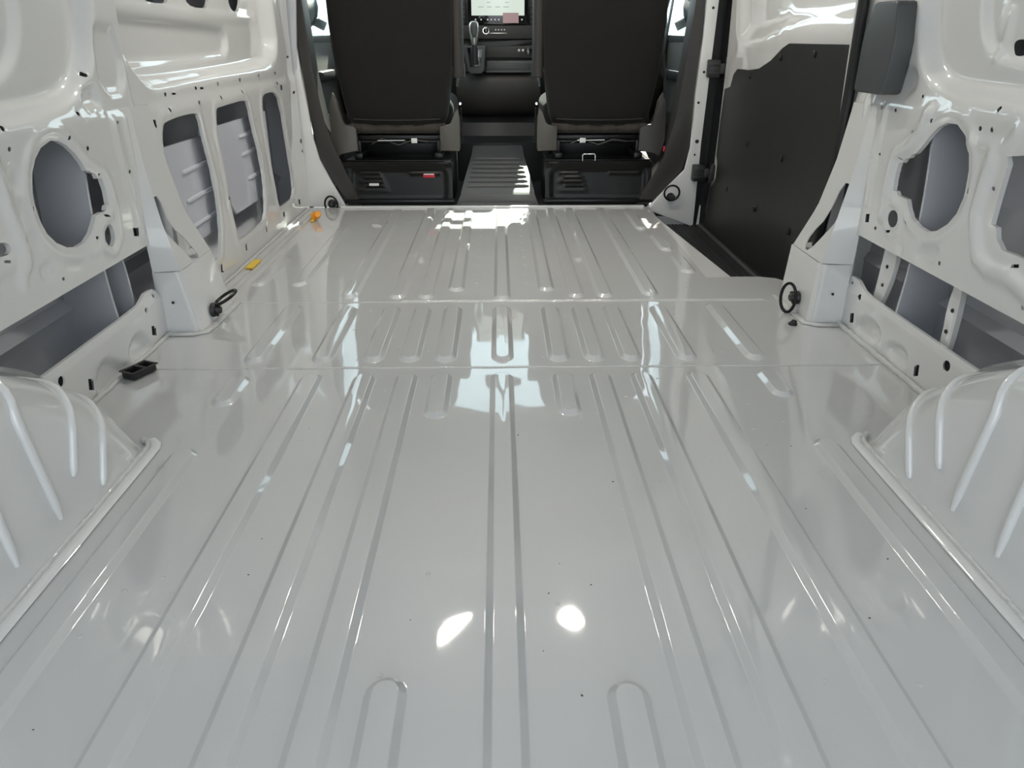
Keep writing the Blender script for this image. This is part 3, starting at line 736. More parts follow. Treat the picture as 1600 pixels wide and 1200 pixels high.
# near-black backs behind punched fixing holes, painting their shade: too small to pick apart
def hole_shade(parent, sg, holes, surf, gap=.005):
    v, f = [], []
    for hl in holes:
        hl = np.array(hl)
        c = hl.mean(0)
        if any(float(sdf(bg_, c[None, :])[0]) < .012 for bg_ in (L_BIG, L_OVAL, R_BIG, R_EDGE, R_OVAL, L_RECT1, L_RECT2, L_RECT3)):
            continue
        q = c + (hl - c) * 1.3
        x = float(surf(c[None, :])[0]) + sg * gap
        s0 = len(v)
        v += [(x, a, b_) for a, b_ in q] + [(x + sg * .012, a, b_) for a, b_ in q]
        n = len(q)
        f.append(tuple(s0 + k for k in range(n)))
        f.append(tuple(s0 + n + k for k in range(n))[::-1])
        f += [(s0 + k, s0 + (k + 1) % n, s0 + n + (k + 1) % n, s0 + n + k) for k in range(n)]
    tag(raw('hole_shade', v, f, 'shade_core', parent, 30), kind='stuff')
hole_shade(wall_l, -1, L_SMALL, surfL)
hole_shade(wall_l, -1, L_SLOTS, surfF)

# sill panel
def sill(parent, sg, outline, holes, emb, xb):
    ee = [plateau(chaikin(p, 1), sg * 0.010, 0.014) for p in emb]
    def s(Pn):
        v_ = np.full(len(Pn), xb) - sg * .0 * Pn[:, 1]
        for e in ee:
            v_ = v_ + e(Pn)
        v_ = v_ - sg * -0.006 * ss((Pn[:, 1] - .108) / .012)
        return v_
    hole_shade(parent, sg, [q for q in holes], s, .006)
    return sheet('sill_panel', outline, holes, s, 'paint', parent, 0.009, lip=(sg * .008, 0, 0))
sl = [(1.10, 0.12)] + [(1.383, .12), (1.765, .12), (1.865, .122), (1.908, .138), (1.95, .138), (1.975, .125), (1.985, .102), (1.995, 0.0), (1.10, 0.0)]
sill(wall_l, -1, sl, L_SILLH, L_SILLE, -0.905)
tube('sill_sealer', [(-0.897 + random.uniform(-.002, .002), y_, .003) for y_ in np.linspace(1.5, 1.99, 24)], .006, 'sealant', wall_l, 8)
tube('sill_sealer', [(-0.900 + random.uniform(-.001, .001), y_, .003) for y_ in np.linspace(2.25, 3.68, 40)], .006, 'sealant', wall_l, 8)

# boxed pillar with its folded flange and tapering slot
def pillar(parent, sg, xs, fronts, yr, xw, slot):
    zs = [0.0, 0.168, 0.172, 0.30, 0.43, 0.58]
    post = thing('pillar'); post.parent = parent
    def inner(z):
        return np.interp(z, zs, xs)
    def fr(z):
        return np.interp(z, zs, fronts)
    # inner face with the slot
    zz = np.linspace(0.172, 0.58, 16)
    outl = [(yr[1] + (yr[2] - yr[1]) * (z - .172) / .408, z) for z in zz] + [(fr(z), z) for z in zz[::-1]]
    sheet('pillar_flange', outl, [chaikin(slot, 1)], lambda Pn: inner(Pn[:, 1]), 'paint', post, 0.012, lip=(sg * .003, 0, 0))
    # rear face of the flange
    v, f = [], []
    for z in zz:
        y_ = yr[1] + (yr[2] - yr[1]) * (z - .172) / .408
        v += [(inner(z), y_, z), (xw + sg * .005, y_ - .012 - .04 * (z - .172) / .408, z)]
    for i in range(len(zz) - 1):
        f.append((2 * i, 2 * i + 1, 2 * i + 3, 2 * i + 2))
    raw('flange_return', v, f, 'paint', post)
    # boxed foot
    bm = bmesh.new()
    b0 = [(xw + sg * .01, yr[0]), (inner(0) + sg * .012, yr[0] + .004), (inner(0), yr[0] + .02), (inner(0), fronts[0]), (xw + sg * .01, fronts[0] + .02)]
    b1 = [(xw + sg * .01, yr[1] - .012), (inner(.168) + sg * .012, yr[1] - .006), (inner(.168), yr[1] + .012), (inner(.168), fronts[1]), (xw + sg * .01, fronts[1] + .02)]
    lo = [bm.verts.new((x_, y_, 0.0)) for x_, y_ in b0]
    hi = [bm.verts.new((x_, y_, .170)) for x_, y_ in b1]
    for i in range(5):
        bm.faces.new((lo[i], lo[(i + 1) % 5], hi[(i + 1) % 5], hi[i]))
    bm.faces.new(hi)
    bmesh.ops.bevel(bm, geom=[e for e in bm.edges if abs(e.verts[0].co.z - e.verts[1].co.z) > .1], offset=.008, segments=3, affect='EDGES')
    frombm('pillar_foot', bm, 'paint', post)
    # weld flange on the floor
    pts = [(xw, yr[0] - .012, .003), (inner(0) + sg * .02, yr[0] - .012, .003), (inner(0) - sg * .008, yr[0] + .006, .003), (inner(0) - sg * .012, yr[0] + .06, .003), (inner(0) - sg * .012, fronts[0], .003)]
    tube('weld_flange', pts, .012, 'sealant', post, 8, flat=(Vector((0, 0, 1)), .4))
    for z, x_ in ((.09, inner(.09)), (.21, inner(.21))):
        xm = (x_ + xw) / 2 if z < .17 else x_ - sg * .001
        if z < .17:
            disc('pillar_hole', (x_ + sg * .045, yr[0] + .004 - .006, z), .0038, .004, (0, -1, 0), 'rubber', post, 10)
    return post
pillar(wall_l, -1, [-.812, -.846, -.848, -.876, -.896, -.909], [2.25, 2.24, 2.232, 2.165, 2.15, 2.13], (1.985, 2.0, 2.02), -.912, L_SLOTP)
wheel_arch(wall_l, -1, -0.69, -0.93)

# ---------------------------------------------------------------- right wall
wall_r = thing('wall_right', kind='structure')
UPREC_R = chaikin([(-0.3, 0.632), (1.2, 0.632), (1.72, 0.634), (1.83, 0.65), (1.895, 0.71), (1.925, 0.79), (1.935, 0.9), (1.93, 1.5), (-0.3, 1.5)], 2)
UPREC2_R = chaikin([(-0.3, 0.69), (1.5, 0.69), (1.66, 0.70), (1.72, 0.74), (1.75, 0.82), (1.75, 1.45), (-0.3, 1.45)], 2)
embR = [plateau(UPREC_R, 0.035, 0.036), plateau(UPREC2_R, 0.012, 0.02), plateau(R_POCK, 0.012, 0.014),
        ring(R_BIG, 0.019, 0.012, -0.0055), ring(R_OVAL, 0.016, 0.010, -0.006),
        ridge([(1.0, 0.605), (1.84, 0.605)], 0.008, -0.005), ridge([(1.0, 0.594), (1.86, 0.594)], 0.006, -0.004),
        ridge(R_RIDGE[0], 0.022, -0.012), ridge(R_RIDGE[1], 0.013, -0.007), ridge(R_RIDGE[2], 0.022, -0.011), ridge(R_RIDGE[3], 0.016, -0.009), ridge(R_RIDGE[4], 0.016, -0.006)]
for e in R_EMB:
    embR.append(plateau(e, 0.007, 0.012))
embR.append(plateau(ellipse(1.68, .765, .012, .03), -.008, .014))
embR.append(ridge([(1.66, .70), (1.655, .78)], .012, -.006))

def surfR(Pn):
    x = np.full(len(Pn), XR) - lean(Pn[:, 1])
    x += 0.007 * ss((Pn[:, 1] - .588) / .012)
    for e in embR:
        x = x + e(Pn)
    return x
holesR = [R_BIG, R_OVAL, R_EDGE, ch(R_UPOVAL)] + R_SMALL
outR = [(YB, 0.257), (2.05, 0.257), (2.10, 0.40), (2.17, 0.44), (2.185, 0.60), (2.195, 0.9), (2.20, 1.62), (YB, 1.62)]
sheet('rear_inner_panel', outR, holesR, surfR, 'paint', wall_r, 0.0058, fine=(1.22, 2.2, 0.26, 0.93), lip=(0.010, 0, 0), relax=3)
hole_shade(wall_r, 1, R_SMALL, surfR)
outer_skin(wall_r, 1.095, 1, 2.24)
box('sill_bottom', (1.05, 0.6, -0.12), (0.22, 3.3, 0.02), 'primer', wall_r, 0)
prism('rear_pillar', [(.95, -.2), (1.15, -.2), (1.15, 1.62), (.85, 1.62), (.94, .62)], 'Y', YB - .02, YB + .06, 'paint', wall_r)
prism('jamb_panel', [(0.955, 0.0), (0.975, 0.0), (0.955, 0.45), (0.93, 1.62), (1.10, 1.62), (1.11, 0.0), (1.10, -0.2), (0.985, -0.2)], 'Y', 2.235, 2.25, 'paint', wall_r)
bulkhead(wall_r, 1, .975, 1.10, 1.80, .0, .60, -.04)
for br, xx in ((R_BR1, .990), (R_BR2, .985)):
    b_ = prism('inner_bracket', chaikin([(a, .18 + (z - .18) * 1.9) for a, z in br], 1), 'X', xx, xx + .012, 'paint', wall_r, bev=.002)
    cx, cy = np.mean(br, 0)
    disc('bracket_hole', (xx + .001, cx - .005, cy + .02), .005, .004, (-1, 0, 0), 'rubber', b_, 10)
    disc('bracket_hole', (xx + .001, cx, cy - .03), .005, .004, (-1, 0, 0), 'rubber', b_, 10)
srl = [(2.050, 0.0), (2.052, 0.104), (2.049, 0.13), (2.027, 0.143), (1.985, 0.141), (1.945, 0.125), (1.9, 0.12), (1.427, 0.12), (1.10, 0.12), (1.10, 0.0)]
sill(wall_r, 1, srl, R_SILLH, R_SILLE, 0.962)
tube('sill_sealer', [(0.953 + random.uniform(-.002, .002), y_, .004) for y_ in np.linspace(1.5, 2.04, 24)], .008, 'sealant', wall_r, 8)
pillar(wall_r, 1, [.872, .882, .884, .910, .938, .957], [2.29, 2.28, 2.265, 2.195, 2.185, 2.18], (2.03, 2.045, 2.07), .962, R_SLOTP)
wheel_arch(wall_r, 1, 0.72, 0.985)

# ---------------------------------------------------------------- roof
roof = thing('ceiling', kind='structure')
prof = [(-0.90, 1.55), (-0.86, 1.63), (-0.78, 1.70), (-0.60, 1.76), (-0.3, 1.79), (0.02, ROOF), (0.34, 1.79), (0.64, 1.76), (0.82, 1.70), (0.90, 1.63), (0.94, 1.55)]
prof2 = [(a * 1.02, b + .04) for a, b in prof]
prism('roof_skin', prof + prof2[::-1], 'Y', YB, 3.75, 'paint', roof)
for x_ in (-1.0, 1.04):
    box('cant_rail', (x_, 1.35, 1.70), (.26, 5.0, .26), 'paint', roof, .02)
for yy in (0.1, 0.9, 1.7, 2.5, 3.3):
    prism('roof_bow', [(a * .985, b - .002) for a, b in prof] + [(a * .97, b - .030) for a, b in prof[::-1]], 'Y', yy - .05, yy + .05, 'paint', roof)

# ---------------------------------------------------------------- sliding side door, step and jamb
door = thing('door_1', kind='structure')
def surfD(Pn):
    x = np.full(len(Pn), 1.012) - 0.8 * lean(Pn[:, 1])
    x = x + plateau(chaikin([(2.2, .80), (2.2, 1.35), (3.52, 1.35), (3.55, .82), (3.45, .74), (3.2, .76), (2.95, .80)], 1), .035, .04)(Pn)
    x = x + ridge([(2.2, .765), (2.9, .765), (3.1, .735), (3.5, .70)], .02, -.010)(Pn) + ridge([(3.5, .70), (3.60, .60), (3.62, .45)], .015, -.006)(Pn)
    return x
sheet('door_shell', [(2.20, -0.12), (3.80, -0.12), (3.70, 0.19), (3.685, 0.36), (3.675, 0.56), (3.66, 0.9), (3.66, 1.58), (2.20, 1.58)], [], surfD, 'paint', door, 0.02, fine=(2.2, 3.8, -.12, .95), lip=(.04, 0, 0), relax=3)
lin = [(2.21, -0.10), (3.735, -0.10), (3.69, 0.05), (3.645, 0.19), (3.635, 0.36), (3.605, 0.535), (3.50, 0.57), (3.47, 0.60), (3.294, 0.622), (3.165, 0.632), (3.048, 0.662), (2.935, 0.706), (2.876, 0.721), (2.21, 0.720)]
lin = [(2.21, -0.10), (3.735, -0.10), (3.675, 0.10), (3.63, 0.118), (3.60, 0.155), (3.60, 0.22), (3.63, 0.25), (3.628, 0.36), (3.605, 0.535), (3.52, 0.548), (3.49, 0.60), (3.44, .622), (3.294, 0.622), (3.165, 0.632), (3.048, 0.662), (2.935, 0.706), (2.876, 0.721), (2.21, 0.720)]
def surfLin(Pn):
    return np.full(len(Pn), 1.000) - .8 * lean(Pn[:, 1]) + .003 * np.sin(Pn[:, 0] * 5)
liner = sheet('liner_panel', lin, [], surfLin, 'liner', door, 0.03, lip=(.008, 0, 0))
for y_, z_ in [(2.938, .675), (2.622, .692), (3.261, .601), (3.198, .352), (2.792, .35), (3.397, .137), (3.007, .13), (2.622, .128)]:
    disc('liner_clip', (1.0, y_, z_), .012, .006, (-1, 0, 0), 'rubber', liner, 12)
seal = [(.950 - .8 * float(lean(np.array([z]))[0]), y, z) for y, z in ((2.285, -.10), (2.27, .10), (2.235, .25), (2.215, .34), (2.205, .6), (2.20, .83), (2.20, 1.2), (2.21, 1.55))]
tube('door_seal', seal, .017, 'rubber', door, 10, flat=(Vector((1, 0, 0)), .8))
tag(prism('trim_1', [(.935, -.12), (.962, -.12), (.985, .19), (1.005, .90), (1.005, 1.6), (.965, 1.6), (.968, .90), (.945, .19)], 'Y', 3.735, 3.755, 'rubber', bev=.003), kind='structure')

box('door_outer_skin', (1.16, 3.05, .75), (.02, 1.75, 2.0), 'paint', door, 0)
box('door_front_edge', (1.09, 3.80, .75), (.16, .02, 2.0), 'paint', door, 0)
box('door_bottom', (1.08, 3.0, -.16), (.18, 1.7, .04), 'primer', door, 0)
# step
step = thing('step_well', 'black ribbed rubber mat in the step well below the sliding door', 'step mat')
box('tread_mat', (0.86, 3.10, -0.105), (0.30, 1.34, 0.022), 'mat', step, .006)
for k in range(13):
    box('tread_ridge', (0.74 + k * .018, 3.10, -0.092), (0.006, 1.28, 0.003), 'mat', step, .001)
box('threshold_strip', (0.975, 3.07, -0.093), (0.016, 1.30, 0.012), 'greytrim', step, .003)
tag(prism('trim_2', fx[6:11][::-1] + [(.71, YF), (.69, 3.4), (.685, 2.52), (.80, 2.53)][:3], 'Z', -.12, -.013, 'paint'), kind='structure')
tag(box('trim_3', (0.85, 3.755, -0.08), (0.26, 0.03, 0.16), 'paint', bev=.004), kind='structure')

# ================================================================ CAB
tag(box('cab_floor', (0.02, 4.5, -0.03), (1.86, 1.54, 0.04), 'mat', bev=0), kind='structure')
# B pillars: white gussets, posts, and the charcoal trim in front of them
gus_l = tag(prism('trim_4', [(-.945, .0), (-.735, .0), (-.80, .13), (-.842, .222), (-.866, .31), (-.885, .58), (-.905, .90), (-.90, 1.6), (-.96, 1.6), (-.96, 0.)], 'Y', 3.732, 3.748, 'paint', bev=.004), kind='structure')
gus_r = tag(prism('trim_5', [(.722, .0), (.80, .085), (.885, .167), (.903, .27), (.90, .40), (.898, .5), (.91, .75), (.915, 1.6), (.965, 1.6), (.963, .90), (.945, .3), (.945, -.10), (.722, -.02)], 'Y', 3.716, 3.735, 'paint', bev=.004), kind='structure')
for z_, x_ in ((.86, .941), (.60, .927), (.47, .915)):
    disc('pillar_hole', (x_, 3.7165, z_), .006, .002, (0, -1, 0), 'rubber', gus_r, 12)
disc('pillar_hole', (.925, 3.7165, .30), .009, .002, (0, -1, 0), 'rubber', gus_r, 12)
disc('pillar_hole', (.92, 3.7165, .24), .005, .002, (0, -1, 0), 'rubber', gus_r, 12)
tag(prism('trim_6', [(-.90, 1.6), (-.90, .90), (-.882, .58), (-.862, .31), (-.838, .222), (-.795, .125), (-.728, .0), (-.665, .0), (-.70, .10), (-.755, .20), (-.80, .36), (-.835, .60), (-.855, .9), (-.855, 1.6)], 'Y', 3.75, 3.86, 'trim', bev=.012), kind='structure')
tag(prism('trim_7', [(.912, 1.6), (.908, .75), (.895, .5), (.90, .40), (.90, .27), (.882, .165), (.80, .083), (.722, .0), (.66, .0), (.70, .08), (.79, .22), (.82, .40), (.845, .62), (.87, .9), (.87, 1.6)], 'Y', 3.738, 3.86, 'trim', bev=.012), kind='structure')
prism('pillar_core', [(.935, -.2), (1.17, -.2), (1.17, 1.75), (.88, 1.75), (.93, .9)], 'Y', 3.765, 3.815, 'shade_core', gus_r)
prism('pillar_core', [(-.90, -.2), (-1.10, -.2), (-1.10, 1.75), (-.85, 1.75), (-.90, .9)], 'Y', 3.765, 3.815, 'shade_core', gus_l)
# cab doors with glazed windows
for nm, wn_, sg, xx in (('door_2', 'window_1', -1, -.935), ('door_3', 'window_2', 1, .975)):
    d = thing(nm, kind='structure')
    prism('door_card', chaikin([(3.84, -.05), (5.3, -.05), (5.3, .78), (4.7, .745), (4.1, .735), (3.84, .735)], 1), 'X', xx, xx + sg * .06, 'doorcard', d, bev=.01)
    prism('lower_card', chaikin([(3.86, .0), (5.1, .0), (5.1, .30), (4.4, .38), (3.86, .36)], 1), 'X', xx - sg * .035, xx, 'trim', d, bev=.012)
    box('card_pull', (xx - sg * .02, 4.5, .56), (.05, .5, .05), 'trim', d, .015)
    prism('door_post', [(3.80, .70), (4.09, .70), (4.13, 1.0), (4.12, 1.62), (3.76, 1.62)], 'X', xx, xx + sg * .05, 'greytrim', d, bev=.01)
    prism('window_sill', [(4.05, .72), (5.0, .72), (5.0, .76), (4.05, .748)], 'X', xx - sg * .004, xx + sg * .06, 'satin' if sg < 0 else 'greytrim', d, bev=.006)
    mr = loft('door_mirror', [[(xx + sg * (.17 + r_ * math.cos(a)), 4.80 + d_, .90 + 1.25 * r_ * math.sin(a)) for a in np.linspace(0, 2 * math.pi, 16, endpoint=False)] for d_, r_ in ((0, .085), (.03, .095), (.09, .08), (.13, .04))], 'blackplastic', d)
    cyl('mirror_arm', (xx + sg * .05, 4.86, .80), (xx + sg * .17, 4.84, .86), .025, 'blackplastic', mr)
    prism('window_header', [(3.78, 1.50), (4.80, 1.50), (4.80, 1.80), (3.78, 1.80)], 'X', xx, xx + sg * .05, 'headliner', d)
    w_ = thing(wn_, kind='structure')
    prism('pane', [(4.10, .735), (5.25, .78), (5.0, 1.0), (4.75, 1.5), (4.10, 1.52)], 'X', xx + sg * .03, xx + sg * .034, 'glass', w_)
    tube('pane_frame', [(xx + sg * .03, a, b) for a, b in ((4.10, .74), (4.11, 1.53), (4.76, 1.52), (5.02, 1.0), (5.3, .78))], .022, 'trim', w_, 8)
# windscreen, pillars, header and cab roof lining
ws = thing('window_3', kind='structure')
v = [(-.88, 5.55, .95), (.92, 5.55, .95), (.80, 4.78, 1.57), (-.76, 4.78, 1.57)]
raw('pane', v + [(a, b + .006, c + .004) for a, b, c in v], [(0, 1, 2, 3), (7, 6, 5, 4), (0, 4, 5, 1), (1, 5, 6, 2), (2, 6, 7, 3), (3, 7, 4, 0)], 'glass', ws)
for sg, x0, x1 in ((-1, -.93, -.80), (1, .97, .84)):
    tube('windscreen_post', [(x0, 5.6, .92), (x1, 4.75, 1.60)], .05, 'trim', ws, 10)
tag(prism('ceiling_lining', [(3.75, 1.66), (4.5, 1.64), (4.78, 1.57), (4.81, 1.63), (4.5, 1.82), (3.75, 1.85)], 'X', -.95, .99, 'headliner', bev=.01), kind='structure')
for sg, x0 in ((-1, -.40), (1, .44)):
    sv = tag(box('sun_visor', (x0, 4.62, 1.575), (.42, .17, .02), 'headliner', bev=.008), 'beige folded sun visor above the %s side of the windscreen' % ('driver' if sg < 0 else 'passenger'), 'sun visor', 'sun visors')
mir = thing('rear_view_mirror', 'black interior mirror hanging from the windscreen header', 'mirror')
box('mirror_housing', (.02, 4.72, 1.385), (.25, .035, .075), 'blackplastic', mir, .014)
cyl('mirror_stem', (.02, 4.73, 1.40), (.02, 4.83, 1.53), .012, 'blackplastic', mir)
tag(box('wall_front', (0.02, 5.62, .35), (1.95, .06, 1.2), 'trim', bev=0), kind='structure')

# dashboard
dash = thing('dashboard', 'dark grey dashboard with centre touchscreen, vents and storage shelf', 'dashboard')
prism('dash_body', chaikin([(4.95, .30), (4.86, .42), (4.80, .60), (4.80, .82), (4.88, .92), (5.1, .975), (5.58, .97), (5.58, .2), (5.2, .2)], 1), 'X', -.93, .97, 'dash', dash, bev=.02)
prism('centre_bulge', chaikin([(4.86, .30), (4.66, .34), (4.60, .42), (4.58, .54), (4.64, .575), (4.9, .58), (4.92, .30)], 2), 'X', -.235, .235, 'dash', dash, bev=.03, seg=4)
prism('centre_stack', [(4.62, .57), (4.64, .73), (4.66, .81), (4.70, .98), (4.95, .98), (4.95, .57)], 'X', -.235, .205, 'dash', dash, bev=.012)
sh = box('storage_shelf', (.065, 4.615, .60), (.27, .06, .060), 'greytrim', dash, .012)
box('shelf_lip', (.065, 4.585, .572), (.27, .02, .012), 'greytrim', sh, .004)
box('outlet_panel', (.07, 4.612, .672), (.28, .05, .065), 'trim', dash, .008)
disc('power_socket', (.17, 4.588, .675), .020, .006, (0, -1, 0), 'gloss', dash, 16)
for k in (0, 1):
    box('usb_port', (.115 + k * .022, 4.586, .680), (.012, .004, .012), 'white', dash, .002)
cp = box('control_panel', (0.0, 4.62, .770), (.44, .05, .070), 'trim', dash, .008)
tube('power_ring', [(-.065 + .016 * math.cos(a * math.pi / 10), 4.592, .778 + .016 * math.sin(a * math.pi / 10)) for a in range(20)], .003, 'chrome', cp, 6, closed=True)
disc('power_button', (-.065, 4.596, .778), .013, .005, (0, -1, 0), 'gloss', cp, 14)
for k in range(4):
    box('control_icon', (-.012 + k * .016, 4.5935, .782), (.006, .003, .006), 'uiwhite', cp, .001)
box('control_trim_line', (.0, 4.593, .765), (.10, .004, .004), 'satin', cp, .001)
prism('lower_fascia', chaikin([(-.20, .715), (.20, .735), (.20, .722), (.06, .700), (-.04, .698), (-.10, .708)], 1), 'Y', 4.585, 4.63, 'blackplastic', dash, bev=.002)
ts = box('touchscreen', (0.001, 4.606, .925), (.325, .025, .235), 'gloss', dash, .010)
box('display', (0.001, 4.591, .947), (.285, .004, .190), 'screen', ts, .001)
for k, (x_, z_, w_) in enumerate([(-.09, .893, .03), (-.045, .893, .025), (.0, .893, .025), (.045, .893, .03), (-.075, .935, .10), (.05, .935, .025), (-.05, .915, .02), (.05, .915, .02)]):
    box('display_text', (x_, 4.588, z_), (w_, .002, .0035), 'uiline', ts, 0)
for x_ in (-.12, -.09, -.055, -.035, -.015, .005, .13):
    box('screen_icon', (x_, 4.5915, .832), (.008, .003, .007), 'uiwhite', ts, .001)
box('pink_sticker', (.07, 4.5895, .840), (.085, .003, .05), 'pink', ts, 0)
for sg, cx in ((-1, -.205), (1, .205)):
    vt = box('air_vent', (cx, 4.63, .885), (.070, .05, .175), 'blackplastic', dash, .008)
    for k in range(6):
        box('vent_slat', (cx, 4.602, .82 + k * .025), (.056, .012, .005), 'greytrim', vt, .001)
gear = thing('gear_selector'); gear.parent = dash
prism('selector_housing', [(-.19, .705), (-.066, .705), (-.075, .58), (-.09, .565), (-.15, .565), (-.162, .58)], 'Y', 4.46, 4.70, 'greytrim', gear, bev=.008)
prism('gaiter_panel', [(-.165, .695), (-.08, .695), (-.095, .60), (-.15, .60)], 'Y', 4.452, 4.47, 'gloss', gear, bev=.003)
loft('lever_gaiter', [[(-.125 + w_ * math.cos(a), 4.455 - d_ + .4 * w_ * math.sin(a), z_) for a in np.linspace(0, 2 * math.pi, 12, endpoint=False)] for z_, w_, d_ in ((.61, .022, 0), (.65, .018, .01), (.685, .02, .014), (.712, .012, .016))], 'blackplastic', gear)
def knob_ring(z_, w_, d_):
    return [(-.125 + w_ * math.cos(a), 4.435 + d_ * math.sin(a), z_) for a in np.linspace(0, 2 * math.pi, 16, endpoint=False)]
loft('lever_knob', [knob_ring(*q) for q in ((.708, .012, .012), (.715, .015, .015), (.74, .021, .02), (.775, .025, .024), (.80, .026, .024), (.815, .022, .02), (.822, .010, .01))], 'satin', gear)
prism('knob_inlay', chaikin([(-.125, .735), (-.107, .765), (-.104, .80), (-.115, .817), (-.135, .817), (-.146, .80), (-.143, .765)], 1), 'Y', 4.408, 4.425, 'greytrim', gear, bev=.004)

prism('console_foot', [(4.52, -.01), (4.52, .20), (4.60, .23), (4.62, .30), (4.72, .34), (4.95, .34), (4.95, -.01)], 'X', -.24, .26, 'blackplastic', dash, bev=.02)
# tunnel mat between the seats
tm = thing('tunnel_mat', 'grey ribbed rubber mat on the cab tunnel between the seats', 'floor mat')
pr_ = [(3.755, 0.0), (3.755, .05), (3.775, .066), (4.30, .165), (4.42, .19), (4.5, .19), (4.5, -.01)]
v, f = [], []
def tx(y):
    return np.interp(y, [3.75, 4.3, 4.5], [.172, .135, .13])
for y_, z_ in pr_:
    w_ = tx(y_)
    v += [(-w_ - .012, y_, z_), (w_, y_, z_), (w_ + .02, y_, min(z_, .0)), (-w_ - .035, y_, min(z_, .0))]
for i in range(len(pr_) - 1):
    for k in range(4):
        f.append((i * 4 + k, i * 4 + (k + 1) % 4, i * 4 + 4 + (k + 1) % 4, i * 4 + 4 + k))
f += [(0, 1, 2, 3), tuple(len(v) - 4 + k for k in range(4))]
raw('mat_body', v, f, 'cabmat', tm, 30)
for k in range(7):
    y_ = 3.83 + k * .065
    z_ = float(np.interp(y_, [3.775, 4.30], [.066, .165]))
    w_ = float(tx(y_)) - .02
    tube('mat_ridge', [(-w_ - .01, y_, z_ + .001), (-w_ + .01, y_, z_ + .003), (w_ - .02, y_, z_ + .003), (w_, y_, z_ + .001)], [.006, .010, .010, .006], 'cabmat', tm, 8)
box('mat_retainer', (-.005, 3.742, .008), (.36, .022, .016), 'cabmat', tm, .004)

